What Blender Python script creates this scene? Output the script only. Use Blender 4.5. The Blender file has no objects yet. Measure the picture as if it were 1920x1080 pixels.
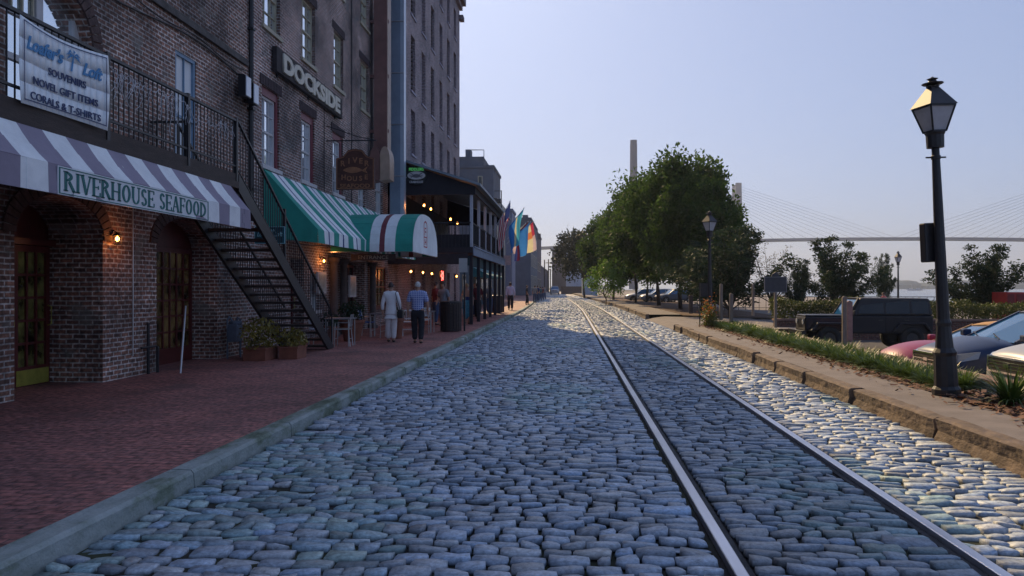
import bpy, math, random
import numpy as np
from mathutils import Vector, Matrix, Euler
R = math.radians
PI = math.pi
scene = bpy.context.scene
C = scene.collection
random.seed(7)

# ------------------------------------------------------------------ camera, world, sun, exposure
F_PX, VPX, HZY, CAMZ = 1493.0, 1067.0, 538.0, 1.7
YAW = math.atan((VPX - 960) / F_PX)
cd = bpy.data.cameras.new('camera'); cam = bpy.data.objects.new('camera', cd); C.objects.link(cam)
cam.location = (0, 0, CAMZ); cam.rotation_euler = (R(90), 0, YAW)
cd.sensor_width = 36; cd.lens = 36 * F_PX / 1920; cd.shift_y = (HZY - 540) / 1920
cd.clip_start = 0.1; cd.clip_end = 12000
scene.camera = cam
SUN_EL, SUN_AZ = 34.3, 17.9            # degrees; azimuth measured left of the street direction (+Y)
w = bpy.data.worlds.new('World'); scene.world = w; w.use_nodes = True
nt = w.node_tree; nt.nodes.clear()
sky = nt.nodes.new('ShaderNodeTexSky'); sky.sky_type = 'NISHITA'; sky.sun_disc = False
sky.sun_elevation = R(SUN_EL); sky.sun_rotation = R(-SUN_AZ)
sky.air_density = 1.0; sky.dust_density = 2.2; sky.ozone_density = 3.2
hs = nt.nodes.new('ShaderNodeMix'); hs.data_type = 'RGBA'; hs.blend_type = 'MULTIPLY'
hs.inputs[0].default_value = 1; hs.inputs[7].default_value = (0.70, 0.81, 1.12, 1)
bg = nt.nodes.new('ShaderNodeBackground'); bg.inputs[1].default_value = 0.115
wo = nt.nodes.new('ShaderNodeOutputWorld')
gm = nt.nodes.new('ShaderNodeGamma'); gm.inputs[1].default_value = 0.42
nt.links.new(sky.outputs[0], gm.inputs[0]); nt.links.new(gm.outputs[0], hs.inputs[6]); nt.links.new(hs.outputs[2], bg.inputs[0]); nt.links.new(bg.outputs[0], wo.inputs[0])
sl = bpy.data.lights.new('sun', 'SUN'); sl.energy = 2.0; sl.angle = R(0.5); sl.color = (1.0, 0.72, 0.38)
so = bpy.data.objects.new('sun', sl); C.objects.link(so)
sd = Vector((-math.sin(R(SUN_AZ)) * math.cos(R(SUN_EL)), math.cos(R(SUN_AZ)) * math.cos(R(SUN_EL)), math.sin(R(SUN_EL))))
so.rotation_euler = sd.to_track_quat('Z', 'Y').to_euler(); so.location = (-20, 40, 60)
scene.view_settings.view_transform = 'Standard'; scene.view_settings.look = 'None'
scene.view_settings.exposure = 1.38; scene.view_settings.gamma = 1

# ------------------------------------------------------------------ helpers
def ray(px):
    u = px - 960
    return (-F_PX * math.sin(YAW) + u * math.cos(YAW), F_PX * math.cos(YAW) + u * math.sin(YAW))
def yx(px, X):          # Y on the plane X=const at picture column px
    a, b = ray(px); return b / a * X
def xy(px, Y):          # X on the plane Y=const
    a, b = ray(px); return a / b * Y
def zx(px, py, X):      # height on plane X=const
    a, b = ray(px); return CAMZ + (HZY - py) / a * X
def zy(px, py, Y):
    a, b = ray(px); return CAMZ + (HZY - py) / b * Y

def props(o, label=None, cat=None, group=None, kind=None):
    if label: o['label'] = label
    if cat: o['category'] = cat
    if group: o['group'] = group
    if kind: o['kind'] = kind
    return o
def thing(name, loc, label, cat, group=None, rz=0):
    o = bpy.data.objects.new(name, None); C.objects.link(o)
    o.location = loc; o.rotation_euler = (0, 0, rz); o.empty_display_size = .2
    return props(o, label, cat, group)
def kids(o, pool=None):
    return [c for c in (pool or bpy.data.objects) if c.parent == o]
def copy_tree(o, loc=None, rz=None, label=None, parent=None, sc=None, group=None):
    c = o.copy(); C.objects.link(c); c.parent = parent
    if loc is not None: c.location = loc
    if rz is not None: c.rotation_euler = (0, 0, rz)
    if sc is not None: c.scale = (sc, sc, sc) if not hasattr(sc, '__len__') else sc
    if label: c['label'] = label
    if group: c['group'] = group
    for ch in list(o.children): copy_tree(ch, parent=c)
    return c

class MB:
    def __init__(s): s.v = []; s.f = []; s.mi = []; s.m = 0
    def add(s, vs, fs):
        b = len(s.v); s.v += [tuple(p) for p in vs]; s.f += [tuple(b + i for i in f) for f in fs]; s.mi += [s.m] * len(fs); return s
    def quad(s, a, b, c, d): return s.add([a, b, c, d], [(0, 1, 2, 3)])
    def box(s, x0, x1, y0, y1, z0, z1):
        x0, x1 = min(x0, x1), max(x0, x1); y0, y1 = min(y0, y1), max(y0, y1); z0, z1 = min(z0, z1), max(z0, z1)
        return s.add([(x0,y0,z0),(x1,y0,z0),(x1,y1,z0),(x0,y1,z0),(x0,y0,z1),(x1,y0,z1),(x1,y1,z1),(x0,y1,z1)],
                     [(0,3,2,1),(4,5,6,7),(0,1,5,4),(1,2,6,5),(2,3,7,6),(3,0,4,7)])
    def bar(s, a, b, wd, ht, up=(0, 0, 1)):      # oriented box from a to b
        a = Vector(a); b = Vector(b); d = (b - a).normalized(); up = Vector(up)
        sx = d.cross(up)
        if sx.length < 1e-4: sx = d.cross(Vector((1, 0, 0)))
        sx.normalize(); uu = sx.cross(d).normalized()
        vs = []
        for p in (a, b):
            for i, j in ((-1,-1),(1,-1),(1,1),(-1,1)): vs.append(p + sx * (i * wd / 2) + uu * (j * ht / 2))
        return s.add(vs, [(0,3,2,1),(4,5,6,7),(0,1,5,4),(1,2,6,5),(2,3,7,6),(3,0,4,7)])
    def tube(s, pts, r, n=8, cap=True):
        pts = [Vector(p) for p in pts]; k = len(pts)
        rs = r if hasattr(r, '__len__') else [r] * k
        vs = []; fs = []
        for i, p in enumerate(pts):
            d = (pts[min(i + 1, k - 1)] - pts[max(i - 1, 0)]).normalized()
            a = d.cross(Vector((0, 0, 1)))
            if a.length < .05: a = d.cross(Vector((0, 1, 0)))
            a.normalize(); b = d.cross(a)
            for j in range(n):
                t = 2 * PI * j / n; vs.append(p + (a * math.cos(t) + b * math.sin(t)) * rs[i])
        for i in range(k - 1):
            for j in range(n):
                j2 = (j + 1) % n; fs.append((i*n+j, i*n+j2, (i+1)*n+j2, (i+1)*n+j))
        if cap: fs.append(tuple(range(n))[::-1]); fs.append(tuple((k-1)*n + j for j in range(n)))
        return s.add(vs, fs)
    def lathe(s, prof, c=(0, 0, 0), n=16, rot=0):    # prof: (r, z)
        vs = []; fs = []
        for r, z in prof:
            for j in range(n):
                t = 2 * PI * j / n + rot; vs.append((c[0] + r * math.cos(t), c[1] + r * math.sin(t), c[2] + z))
        for i in range(len(prof) - 1):
            for j in range(n):
                j2 = (j + 1) % n; fs.append((i*n+j, i*n+j2, (i+1)*n+j2, (i+1)*n+j))
        fs.append(tuple(range(n))[::-1]); fs.append(tuple((len(prof)-1)*n + j for j in range(n)))
        return s.add(vs, fs)
    def prism(s, poly, axis, a, b):     # poly in the two other axes, extruded from a to b
        n = len(poly)
        def mk(p, t):
            return (t, p[0], p[1]) if axis == 'x' else ((p[0], t, p[1]) if axis == 'y' else (p[0], p[1], t))
        vs = [mk(p, a) for p in poly] + [mk(p, b) for p in poly]
        return s.add(vs, [tuple(range(n))[::-1], tuple(range(n, 2*n))] + [(i, (i+1) % n, n + (i+1) % n, n + i) for i in range(n)])
    def build(s, name, mats, parent=None, smooth=False, local=False, bevel=0):
        me = bpy.data.meshes.new(name); me.from_pydata(s.v, [], s.f)
        mats = mats if isinstance(mats, (list, tuple)) else [mats]
        for m in mats: me.materials.append(m)
        if len(mats) > 1: me.polygons.foreach_set('material_index', s.mi)
        # make normals consistent for closed shapes
        import bmesh
        bm = bmesh.new(); bm.from_mesh(me); bmesh.ops.recalc_face_normals(bm, faces=bm.faces); bm.to_mesh(me); bm.free()
        uvmap(me)
        off = parent.location if (parent is not None and not local) else None
        if parent is not None and not local and parent.parent is not None: off = off + parent.parent.location
        if off is not None: me.transform(Matrix.Translation(-off))
        if smooth: me.polygons.foreach_set('use_smooth', [True] * len(me.polygons))
        o = bpy.data.objects.new(name, me); C.objects.link(o)
        if parent is not None: o.parent = parent
        if bevel:
            b = o.modifiers.new('bevel', 'BEVEL'); b.width = bevel; b.segments = 2; b.limit_method = 'ANGLE'
        return o
def uvmap(me):
    n = len(me.loops)
    if not n: return
    uvl = me.uv_layers.new(name='UVMap')
    co = np.empty(len(me.vertices) * 3, np.float32); me.vertices.foreach_get('co', co); co = co.reshape(-1, 3)
    li = np.empty(n, np.int32); me.loops.foreach_get('vertex_index', li)
    pn = np.empty(len(me.polygons) * 3, np.float32); me.polygons.foreach_get('normal', pn); pn = np.abs(pn.reshape(-1, 3))
    lt = np.empty(len(me.polygons), np.int32); me.polygons.foreach_get('loop_total', lt)
    ln = np.repeat(pn, lt, axis=0); p = co[li]
    ax = np.argmax(ln + np.array([0, 0, .15]) * 0, axis=1)
    uv = np.empty((n, 2), np.float32)
    uv[:, 0] = np.where(ax == 0, p[:, 1], p[:, 0]); uv[:, 1] = np.where(ax == 2, p[:, 1], p[:, 2])
    uvl.data.foreach_set('uv', uv.ravel())
def np_mesh(name, V, Fq, mats, parent=None, colors=None, smooth=True, uv=False):
    me = bpy.data.meshes.new(name); nf = len(Fq)
    me.vertices.add(len(V)); me.vertices.foreach_set('co', V.astype(np.float32).ravel())
    me.loops.add(nf * 4); me.loops.foreach_set('vertex_index', Fq.astype(np.int32).ravel())
    me.polygons.add(nf); me.polygons.foreach_set('loop_start', np.arange(nf, dtype=np.int32) * 4)
    me.polygons.foreach_set('loop_total', np.full(nf, 4, np.int32))
    me.update(calc_edges=True)
    for m in (mats if isinstance(mats, list) else [mats]): me.materials.append(m)
    if smooth: me.polygons.foreach_set('use_smooth', np.ones(nf, bool))
    if colors is not None:
        ca = me.color_attributes.new('tint', 'FLOAT_COLOR', 'POINT'); ca.data.foreach_set('color', colors.astype(np.float32).ravel())
    if uv: uvmap(me)
    o = bpy.data.objects.new(name, me); C.objects.link(o)
    if parent is not None: o.parent = parent
    return o

# ------------------------------------------------------------------ materials
MATS = {}
def node_mat(name):
    m = bpy.data.materials.new(name); m.use_nodes = True; nt = m.node_tree
    return m, nt, nt.nodes['Principled BSDF'], nt.links
def mat(name, col, rough=.6, var=.18, scale=6., bump=.0, metal=0., bscale=None, stretch=None, spec=.5, detail=5, coat=0, emit=None, es=0, col2=None, transl=0):
    if name in MATS: return MATS[name]
    m, nt, b, L = node_mat(name); N = nt.nodes
    tc = N.new('ShaderNodeTexCoord'); mp = N.new('ShaderNodeMapping'); L.new(tc.outputs['Object'], mp.inputs[0])
    if stretch: mp.inputs['Scale'].default_value = stretch
    nz = N.new('ShaderNodeTexNoise'); nz.inputs['Scale'].default_value = scale; nz.inputs['Detail'].default_value = detail
    nz.inputs['Roughness'].default_value = .65
    L.new(mp.outputs[0], nz.inputs['Vector'])
    cr = N.new('ShaderNodeValToRGB'); L.new(nz.outputs[0], cr.inputs[0])
    c2 = col2 or tuple(min(1, c * (1 + var)) for c in col)
    cr.color_ramp.elements[0].position = .3; cr.color_ramp.elements[1].position = .7
    cr.color_ramp.elements[0].color = (*[c * (1 - var) for c in col], 1); cr.color_ramp.elements[1].color = (*c2, 1)
    L.new(cr.outputs[0], b.inputs['Base Color'])
    b.inputs['Roughness'].default_value = rough; b.inputs['Metallic'].default_value = metal
    b.inputs['Specular IOR Level'].default_value = spec; b.inputs['Coat Weight'].default_value = coat
    if bump:
        n2 = N.new('ShaderNodeTexNoise'); n2.inputs['Scale'].default_value = bscale or scale * 6; n2.inputs['Detail'].default_value = 4
        L.new(mp.outputs[0], n2.inputs['Vector'])
        bp = N.new('ShaderNodeBump'); bp.inputs['Strength'].default_value = bump; bp.inputs['Distance'].default_value = .02
        L.new(n2.outputs[0], bp.inputs['Height']); L.new(bp.outputs[0], b.inputs['Normal'])
    if emit: b.inputs['Emission Color'].default_value = (*emit, 1); b.inputs['Emission Strength'].default_value = es
    if transl:
        tr = N.new('ShaderNodeBsdfTranslucent'); L.new(cr.outputs[0], tr.inputs[0]); ms = N.new('ShaderNodeMixShader')
        ms.inputs[0].default_value = transl; L.new(b.outputs[0], ms.inputs[1]); L.new(tr.outputs[0], ms.inputs[2])
        L.new(ms.outputs[0], N['Material Output'].inputs[0])
    MATS[name] = m; return m
def brick(name, c1, c2, mortar, bw=.225, rh=.078, ms=.011, stain=.72, rot=0, bump=.6, rough=.85, offs=.5, patch=None, warp=.022):
    m, nt, b, L = node_mat(name); N = nt.nodes
    tc = N.new('ShaderNodeTexCoord'); mp = N.new('ShaderNodeMapping'); mp.inputs['Rotation'].default_value = (0, 0, rot)
    L.new(tc.outputs['UV'], mp.inputs[0])
    wz = N.new('ShaderNodeTexNoise'); wz.inputs['Scale'].default_value = 3.; L.new(tc.outputs['UV'], wz.inputs['Vector'])
    va = N.new('ShaderNodeVectorMath'); va.operation = 'MULTIPLY_ADD'; L.new(wz.outputs['Color'], va.inputs[0])
    va.inputs[1].default_value = (warp, warp, 0); L.new(mp.outputs[0], va.inputs[2])
    bt = N.new('ShaderNodeTexBrick'); L.new(va.outputs[0], bt.inputs['Vector']); bt.offset = offs
    bt.inputs['Scale'].default_value = 1; bt.inputs['Brick Width'].default_value = bw; bt.inputs['Row Height'].default_value = rh
    bt.inputs['Mortar Size'].default_value = ms; bt.inputs['Mortar Smooth'].default_value = .3; bt.inputs['Bias'].default_value = -.1
    bt.inputs['Color1'].default_value = (*c1, 1); bt.inputs['Color2'].default_value = (*c2, 1); bt.inputs['Mortar'].default_value = (*mortar, 1)
    n1 = N.new('ShaderNodeTexNoise'); n1.inputs['Scale'].default_value = .45; n1.inputs['Detail'].default_value = 7; n1.inputs['Roughness'].default_value = .7
    L.new(tc.outputs['UV'], n1.inputs['Vector'])
    cr = N.new('ShaderNodeValToRGB'); L.new(n1.outputs[0], cr.inputs[0])
    cr.color_ramp.elements[0].position = .38; cr.color_ramp.elements[0].color = (*(1 - stain,) * 3, 1)
    cr.color_ramp.elements[1].position = .66; cr.color_ramp.elements[1].color = (1.25, 1.2, 1.15, 1)
    mx = N.new('ShaderNodeMix'); mx.data_type = 'RGBA'; mx.blend_type = 'MULTIPLY'; mx.inputs[0].default_value = 1
    L.new(bt.outputs['Color'], mx.inputs[6]); L.new(cr.outputs[0], mx.inputs[7])
    n3 = N.new('ShaderNodeTexNoise'); n3.inputs['Scale'].default_value = 14; n3.inputs['Detail'].default_value = 3; L.new(tc.outputs['UV'], n3.inputs['Vector'])
    mr = N.new('ShaderNodeMapRange'); mr.inputs[1].default_value = .3; mr.inputs[2].default_value = .7; mr.inputs[3].default_value = .42; mr.inputs[4].default_value = 1.6
    L.new(n3.outputs[0], mr.inputs[0])
    mx2 = N.new('ShaderNodeMix'); mx2.data_type = 'RGBA'; mx2.blend_type = 'MULTIPLY'; mx2.inputs[0].default_value = 1
    L.new(mx.outputs[2], mx2.inputs[6]); L.new(mr.outputs[0], mx2.inputs[7])
    out = mx2.outputs[2]
    if patch:      # patches of another colour (old paint, lime, moss)
        n4 = N.new('ShaderNodeTexNoise'); n4.inputs['Scale'].default_value = patch[1]; n4.inputs['Detail'].default_value = 6; L.new(tc.outputs['UV'], n4.inputs['Vector'])
        c4 = N.new('ShaderNodeValToRGB'); c4.color_ramp.elements[0].position = patch[2]; c4.color_ramp.elements[1].position = patch[2] + .1
        L.new(n4.outputs[0], c4.inputs[0])
        mm = N.new('ShaderNodeMath'); mm.operation = 'MULTIPLY'; mm.inputs[1].default_value = patch[3]; L.new(c4.outputs[0], mm.inputs[0])
        mx3 = N.new('ShaderNodeMix'); mx3.data_type = 'RGBA'; L.new(mm.outputs[0], mx3.inputs[0]); L.new(out, mx3.inputs[6]); mx3.inputs[7].default_value = (*patch[0], 1)
        out = mx3.outputs[2]
    L.new(out, b.inputs['Base Color'])
    b.inputs['Roughness'].default_value = rough
    ad = N.new('ShaderNodeMath'); ad.operation = 'MULTIPLY_ADD'; ad.inputs[1].default_value = -1.; L.new(bt.outputs['Fac'], ad.inputs[0])
    L.new(n3.outputs[0], ad.inputs[2])
    bp = N.new('ShaderNodeBump'); bp.inputs['Strength'].default_value = bump; bp.inputs['Distance'].default_value = .012
    L.new(ad.outputs[0], bp.inputs['Height']); L.new(bp.outputs[0], b.inputs['Normal'])
    return m
def glass(name, col=(.02, .025, .03), rough=.06, spec=.9):
    if name in MATS: return MATS[name]
    m, nt, b, L = node_mat(name); N = nt.nodes
    b.inputs['Base Color'].default_value = (*col, 1); b.inputs['Roughness'].default_value = rough
    b.inputs['Specular IOR Level'].default_value = spec; b.inputs['IOR'].default_value = 1.6
    if name == 'window_glass': b.inputs['Metallic'].default_value = .9; b.inputs['Base Color'].default_value = (.86, .92, .96, 1)
    tc = N.new('ShaderNodeTexCoord'); nz = N.new('ShaderNodeTexNoise'); nz.inputs['Scale'].default_value = 2.2; L.new(tc.outputs['Object'], nz.inputs['Vector'])
    bp = N.new('ShaderNodeBump'); bp.inputs['Strength'].default_value = .12; bp.inputs['Distance'].default_value = .03
    L.new(nz.outputs[0], bp.inputs['Height']); L.new(bp.outputs[0], b.inputs['Normal'])
    MATS[name] = m; return m

M_BR1 = brick('old_brick', (.36, .18, .13), (.16, .095, .08), (.62, .58, .56), ms=.013, patch=((.22, .22, .20), 1.3, .58, .6))
M_BR2 = brick('dockside_brick', (.36, .20, .16), (.18, .12, .11), (.64, .61, .61), ms=.013, patch=((.14, .17, .17), 1.0, .58, .55))
M_BR3 = brick('grey_brick', (.32, .22, .22), (.20, .16, .17), (.50, .49, .54), ms=.011, stain=.35)
M_PAVE = brick('paving_brick', (.38, .15, .13), (.26, .12, .11), (.09, .07, .07), bw=.21, rh=.105, ms=.006, rot=0, bump=.35, rough=.72, stain=.4, warp=.006, patch=((.07, .055, .055), .7, .6, .55))
M_PLANT = brick('planter_brick', (.22, .075, .05), (.13, .05, .04), (.12, .10, .09), bw=.075, rh=.22, ms=.008, offs=0, stain=.3)
M_PLANT2 = brick('lot_wall_brick', (.16, .06, .045), (.09, .04, .035), (.12, .10, .09), stain=.3)
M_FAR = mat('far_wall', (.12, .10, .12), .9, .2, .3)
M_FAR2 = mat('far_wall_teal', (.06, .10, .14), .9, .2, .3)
M_WHITEP = mat('white_trim', (.55, .54, .55), .55, .12, 3, bump=.1)
M_CREAM = mat('cream_trim', (.42, .38, .28), .6, .15, 3, bump=.1)
M_MAROON = mat('maroon_trim', (.18, .035, .05), .5, .15, 3)
M_DKRED = mat('dark_red_paint', (.10, .018, .016), .45, .25, 4)
M_IRON = mat('black_iron', (.018, .018, .022), .45, .3, 9, bump=.15)
M_STEEL = mat('rail_steel', (.58, .58, .62), .32, .15, 5, metal=.8, bump=.08, stretch=(1, .2, 1))
M_ALU = mat('aluminium', (.55, .56, .58), .35, .1, 5, metal=.85)
M_GLASS = glass('window_glass')
M_DKGLASS = glass('dark_pane', (.008, .010, .012), .12, .35)
M_STONE = mat('granite_kerb', (.15, .11, .085), .9, .5, 5, bump=1.6, bscale=14, detail=8, stretch=(1, .5, 1))
M_CONC = mat('concrete_path', (.19, .165, .155), .9, .22, 2.2, bump=.35, bscale=60, detail=8)
M_ASPH = mat('asphalt', (.055, .05, .052), .9, .3, 1.5, bump=.4, bscale=50)
M_SOIL = mat('mulch', (.10, .055, .035), .95, .5, 14, bump=1., bscale=30)
M_CHIP = mat('mulch_chip', (.20, .10, .06), .9, .5, 30)
M_WOOD = mat('dark_wood', (.045, .03, .025), .7, .35, 3, bump=.3, stretch=(1, 1, 6))
M_POSTW = mat('weathered_post', (.22, .18, .15), .8, .3, 5, bump=.4, stretch=(4, 4, .6))
M_BARK = mat('bark', (.07, .055, .045), .9, .4, 9, bump=.9, bscale=22, stretch=(1, 1, .25))
M_LEAF = mat('oak_leaf', (.032, .075, .022), .65, .55, .7, col2=(.09, .16, .03), transl=.5, spec=.2)
M_LEAFD = mat('magnolia_leaf', (.035, .05, .03), .55, .45, .6, col2=(.08, .085, .045), transl=.3, spec=.5)
M_LEAFY = mat('young_leaf', (.12, .22, .03), .5, .3, .6, transl=.5, spec=.4)
M_LEAFS = mat('shrub_leaf', (.035, .06, .03), .65, .4, .7, transl=.3, spec=.2)
M_LEAFP = mat('sparse_leaf', (.13, .12, .09), .6, .35, .7, transl=.35)
M_BLADE = mat('liriope_blade', (.075, .15, .025), .42, .45, 2.5, col2=(.16, .24, .05), transl=.35, spec=.5)
M_TERRA = mat('terracotta', (.22, .08, .05), .8, .2, 5, bump=.2)
M_BLACKP = mat('black_plastic', (.02, .02, .024), .4, .2, 6)
M_WATER = mat('river_water', (.10, .14, .19), .18, .1, .04, bump=.35, bscale=.35, stretch=(1, 1, 1))

def lamp_bulb(name, loc, col, power, r, parent=None):
    l = bpy.data.lights.new(name, 'POINT'); l.energy = power; l.color = col; l.shadow_soft_size = r
    o = bpy.data.objects.new(name, l); C.objects.link(o)
    o.location = Vector(loc) - (parent.location if parent else Vector()); o.parent = parent
    return o
def text_poly(s, size, bold=0., ext=.004, shear=0., sx=1.):
    cu = bpy.data.curves.new('txt', 'FONT'); cu.body = s; cu.size = size; cu.offset = bold; cu.extrude = ext; cu.shear = shear
    cu.align_x = 'CENTER'; cu.align_y = 'CENTER'; cu.resolution_u = 3
    o = bpy.data.objects.new('txt', cu); C.objects.link(o)
    dg = bpy.context.evaluated_depsgraph_get(); me = bpy.data.meshes.new_from_object(o.evaluated_get(dg))
    bpy.data.objects.remove(o); bpy.data.curves.remove(cu)
    return me
def text(s, size, loc, facing, material, parent, name='lettering', bold=0., ext=.004, shear=0., width=None, yaw=0, label=None):
    me = text_poly(s, size, bold, ext, shear)
    co = [v.co.copy() for v in me.vertices]
    xs = [c.x for c in co]; ys = [c.y for c in co]
    cx, cy = (min(xs) + max(xs)) / 2, (min(ys) + max(ys)) / 2
    k = width / (max(xs) - min(xs)) if width else 1
    for v in me.vertices: v.co.x = (v.co.x - cx) * k; v.co.y -= cy
    if facing == '+x': M = Matrix(((0, 0, 1, 0), (1, 0, 0, 0), (0, 1, 0, 0), (0, 0, 0, 1)))
    else: M = Matrix(((1, 0, 0, 0), (0, 0, -1, 0), (0, 1, 0, 0), (0, 0, 0, 1)))
    off = Vector(loc) - parent.location
    me.transform(Matrix.Translation(off) @ Matrix.Rotation(yaw, 4, 'Z') @ M)
    me.materials.append(material)
    o = bpy.data.objects.new(name, me); C.objects.link(o); o.parent = parent
    if label: o['label'] = label
    return o

# ------------------------------------------------------------------ ground, road, rails, kerbs
def bend(Y):            # the street swings gently left beyond 50 m
    t = np.maximum(np.asarray(Y, float) - 50, 0)
    return -.028 * (t - 20 * (1 - np.exp(-t / 20)))
YS = [-14, -6, 0, 4, 8, 12, 16, 20, 25, 30, 35, 40, 45, 50, 55, 60, 65, 70, 78, 86, 95, 105, 120, 140, 165, 200, 250, 320, 420]
def strip(mb, prof, ys=YS, bnd=True, y_end=None):      # extrude a cross-section (x, z) list along the street
    ys = [y for y in ys if y_end is None or y <= y_end]
    n = len(prof); vs = []
    for y in ys:
        b = float(bend(y)) if bnd else 0
        for x, z in prof: vs.append((x + b, y, z))
    fs = [(i*n+j, i*n+j+1, (i+1)*n+j+1, (i+1)*n+j) for i in range(len(ys)-1) for j in range(n-1)]
    mb.add(vs, fs); return mb
g = MB()
gp = [(-3500, -.3), (-30, -.3), (5.9, -.3), (6.0, -.449), (44, -.45), (45, -.9), (46, -4.2), (3800, -4.2)]
strip(g, gp, [-60, -14, 0, 60, 200, 500, 900, 1500, 2400, 4500], False)
props(g.build('ground', M_ASPH), kind='structure')
g = MB(); g.add([(46, -60, -2.2), (3700, -60, -2.2), (3700, 4400, -2.2), (46, 4400, -2.2)], [(0, 1, 2, 3)])
props(g.build('river_water', M_WATER), kind='structure')
ROAD_L, ROAD_R = -3.2, 4.08
# road bed
def bed_mat():
    m, nt, b, L = node_mat('joint_soil'); N = nt.nodes
    tc = N.new('ShaderNodeTexCoord'); nz = N.new('ShaderNodeTexNoise'); nz.inputs['Scale'].default_value = 1.3; nz.inputs['Detail'].default_value = 6
    L.new(tc.outputs['Object'], nz.inputs['Vector']); cr = N.new('ShaderNodeValToRGB'); L.new(nz.outputs[0], cr.inputs[0])
    cr.color_ramp.elements[0].position = .4; cr.color_ramp.elements[0].color = (.018, .014, .015, 1)
    cr.color_ramp.elements[1].position = .68; cr.color_ramp.elements[1].color = (.04, .05, .018, 1)
    L.new(cr.outputs[0], b.inputs['Base Color']); b.inputs['Roughness'].default_value = .95; return m
g = MB(); strip(g, [(ROAD_L - .3, -.035), (ROAD_R + .25, -.035)])
props(g.build('road_bed', bed_mat()), kind='structure')
def cobble_mat():
    m, nt, b, L = node_mat('cobblestone'); N = nt.nodes
    at = N.new('ShaderNodeAttribute'); at.attribute_name = 'tint'
    tc = N.new('ShaderNodeTexCoord'); nz = N.new('ShaderNodeTexNoise'); nz.inputs['Scale'].default_value = 26; nz.inputs['Detail'].default_value = 6; nz.inputs['Roughness'].default_value = .7
    L.new(tc.outputs['Object'], nz.inputs['Vector'])
    mr = N.new('ShaderNodeMapRange'); mr.inputs[1].default_value = .3; mr.inputs[2].default_value = .7; mr.inputs[3].default_value = .5; mr.inputs[4].default_value = 1.4
    L.new(nz.outputs[0], mr.inputs[0])
    mx = N.new('ShaderNodeMix'); mx.data_type = 'RGBA'; mx.blend_type = 'MULTIPLY'; mx.inputs[0].default_value = 1
    L.new(at.outputs['Color'], mx.inputs[6]); L.new(mr.outputs[0], mx.inputs[7])
    L.new(mx.outputs[2], b.inputs['Base Color']); b.inputs['Roughness'].default_value = .52; b.inputs['Specular IOR Level'].default_value = .5
    n2 = N.new('ShaderNodeTexNoise'); n2.inputs['Scale'].default_value = 34; n2.inputs['Detail'].default_value = 5; L.new(tc.outputs['Object'], n2.inputs['Vector'])
    bp = N.new('ShaderNodeBump'); bp.inputs['Strength'].default_value = .55; bp.inputs['Distance'].default_value = .012
    L.new(n2.outputs[0], bp.inputs['Height']); L.new(bp.outputs[0], b.inputs['Normal'])
    return m
rng = np.random.default_rng(11)
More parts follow.
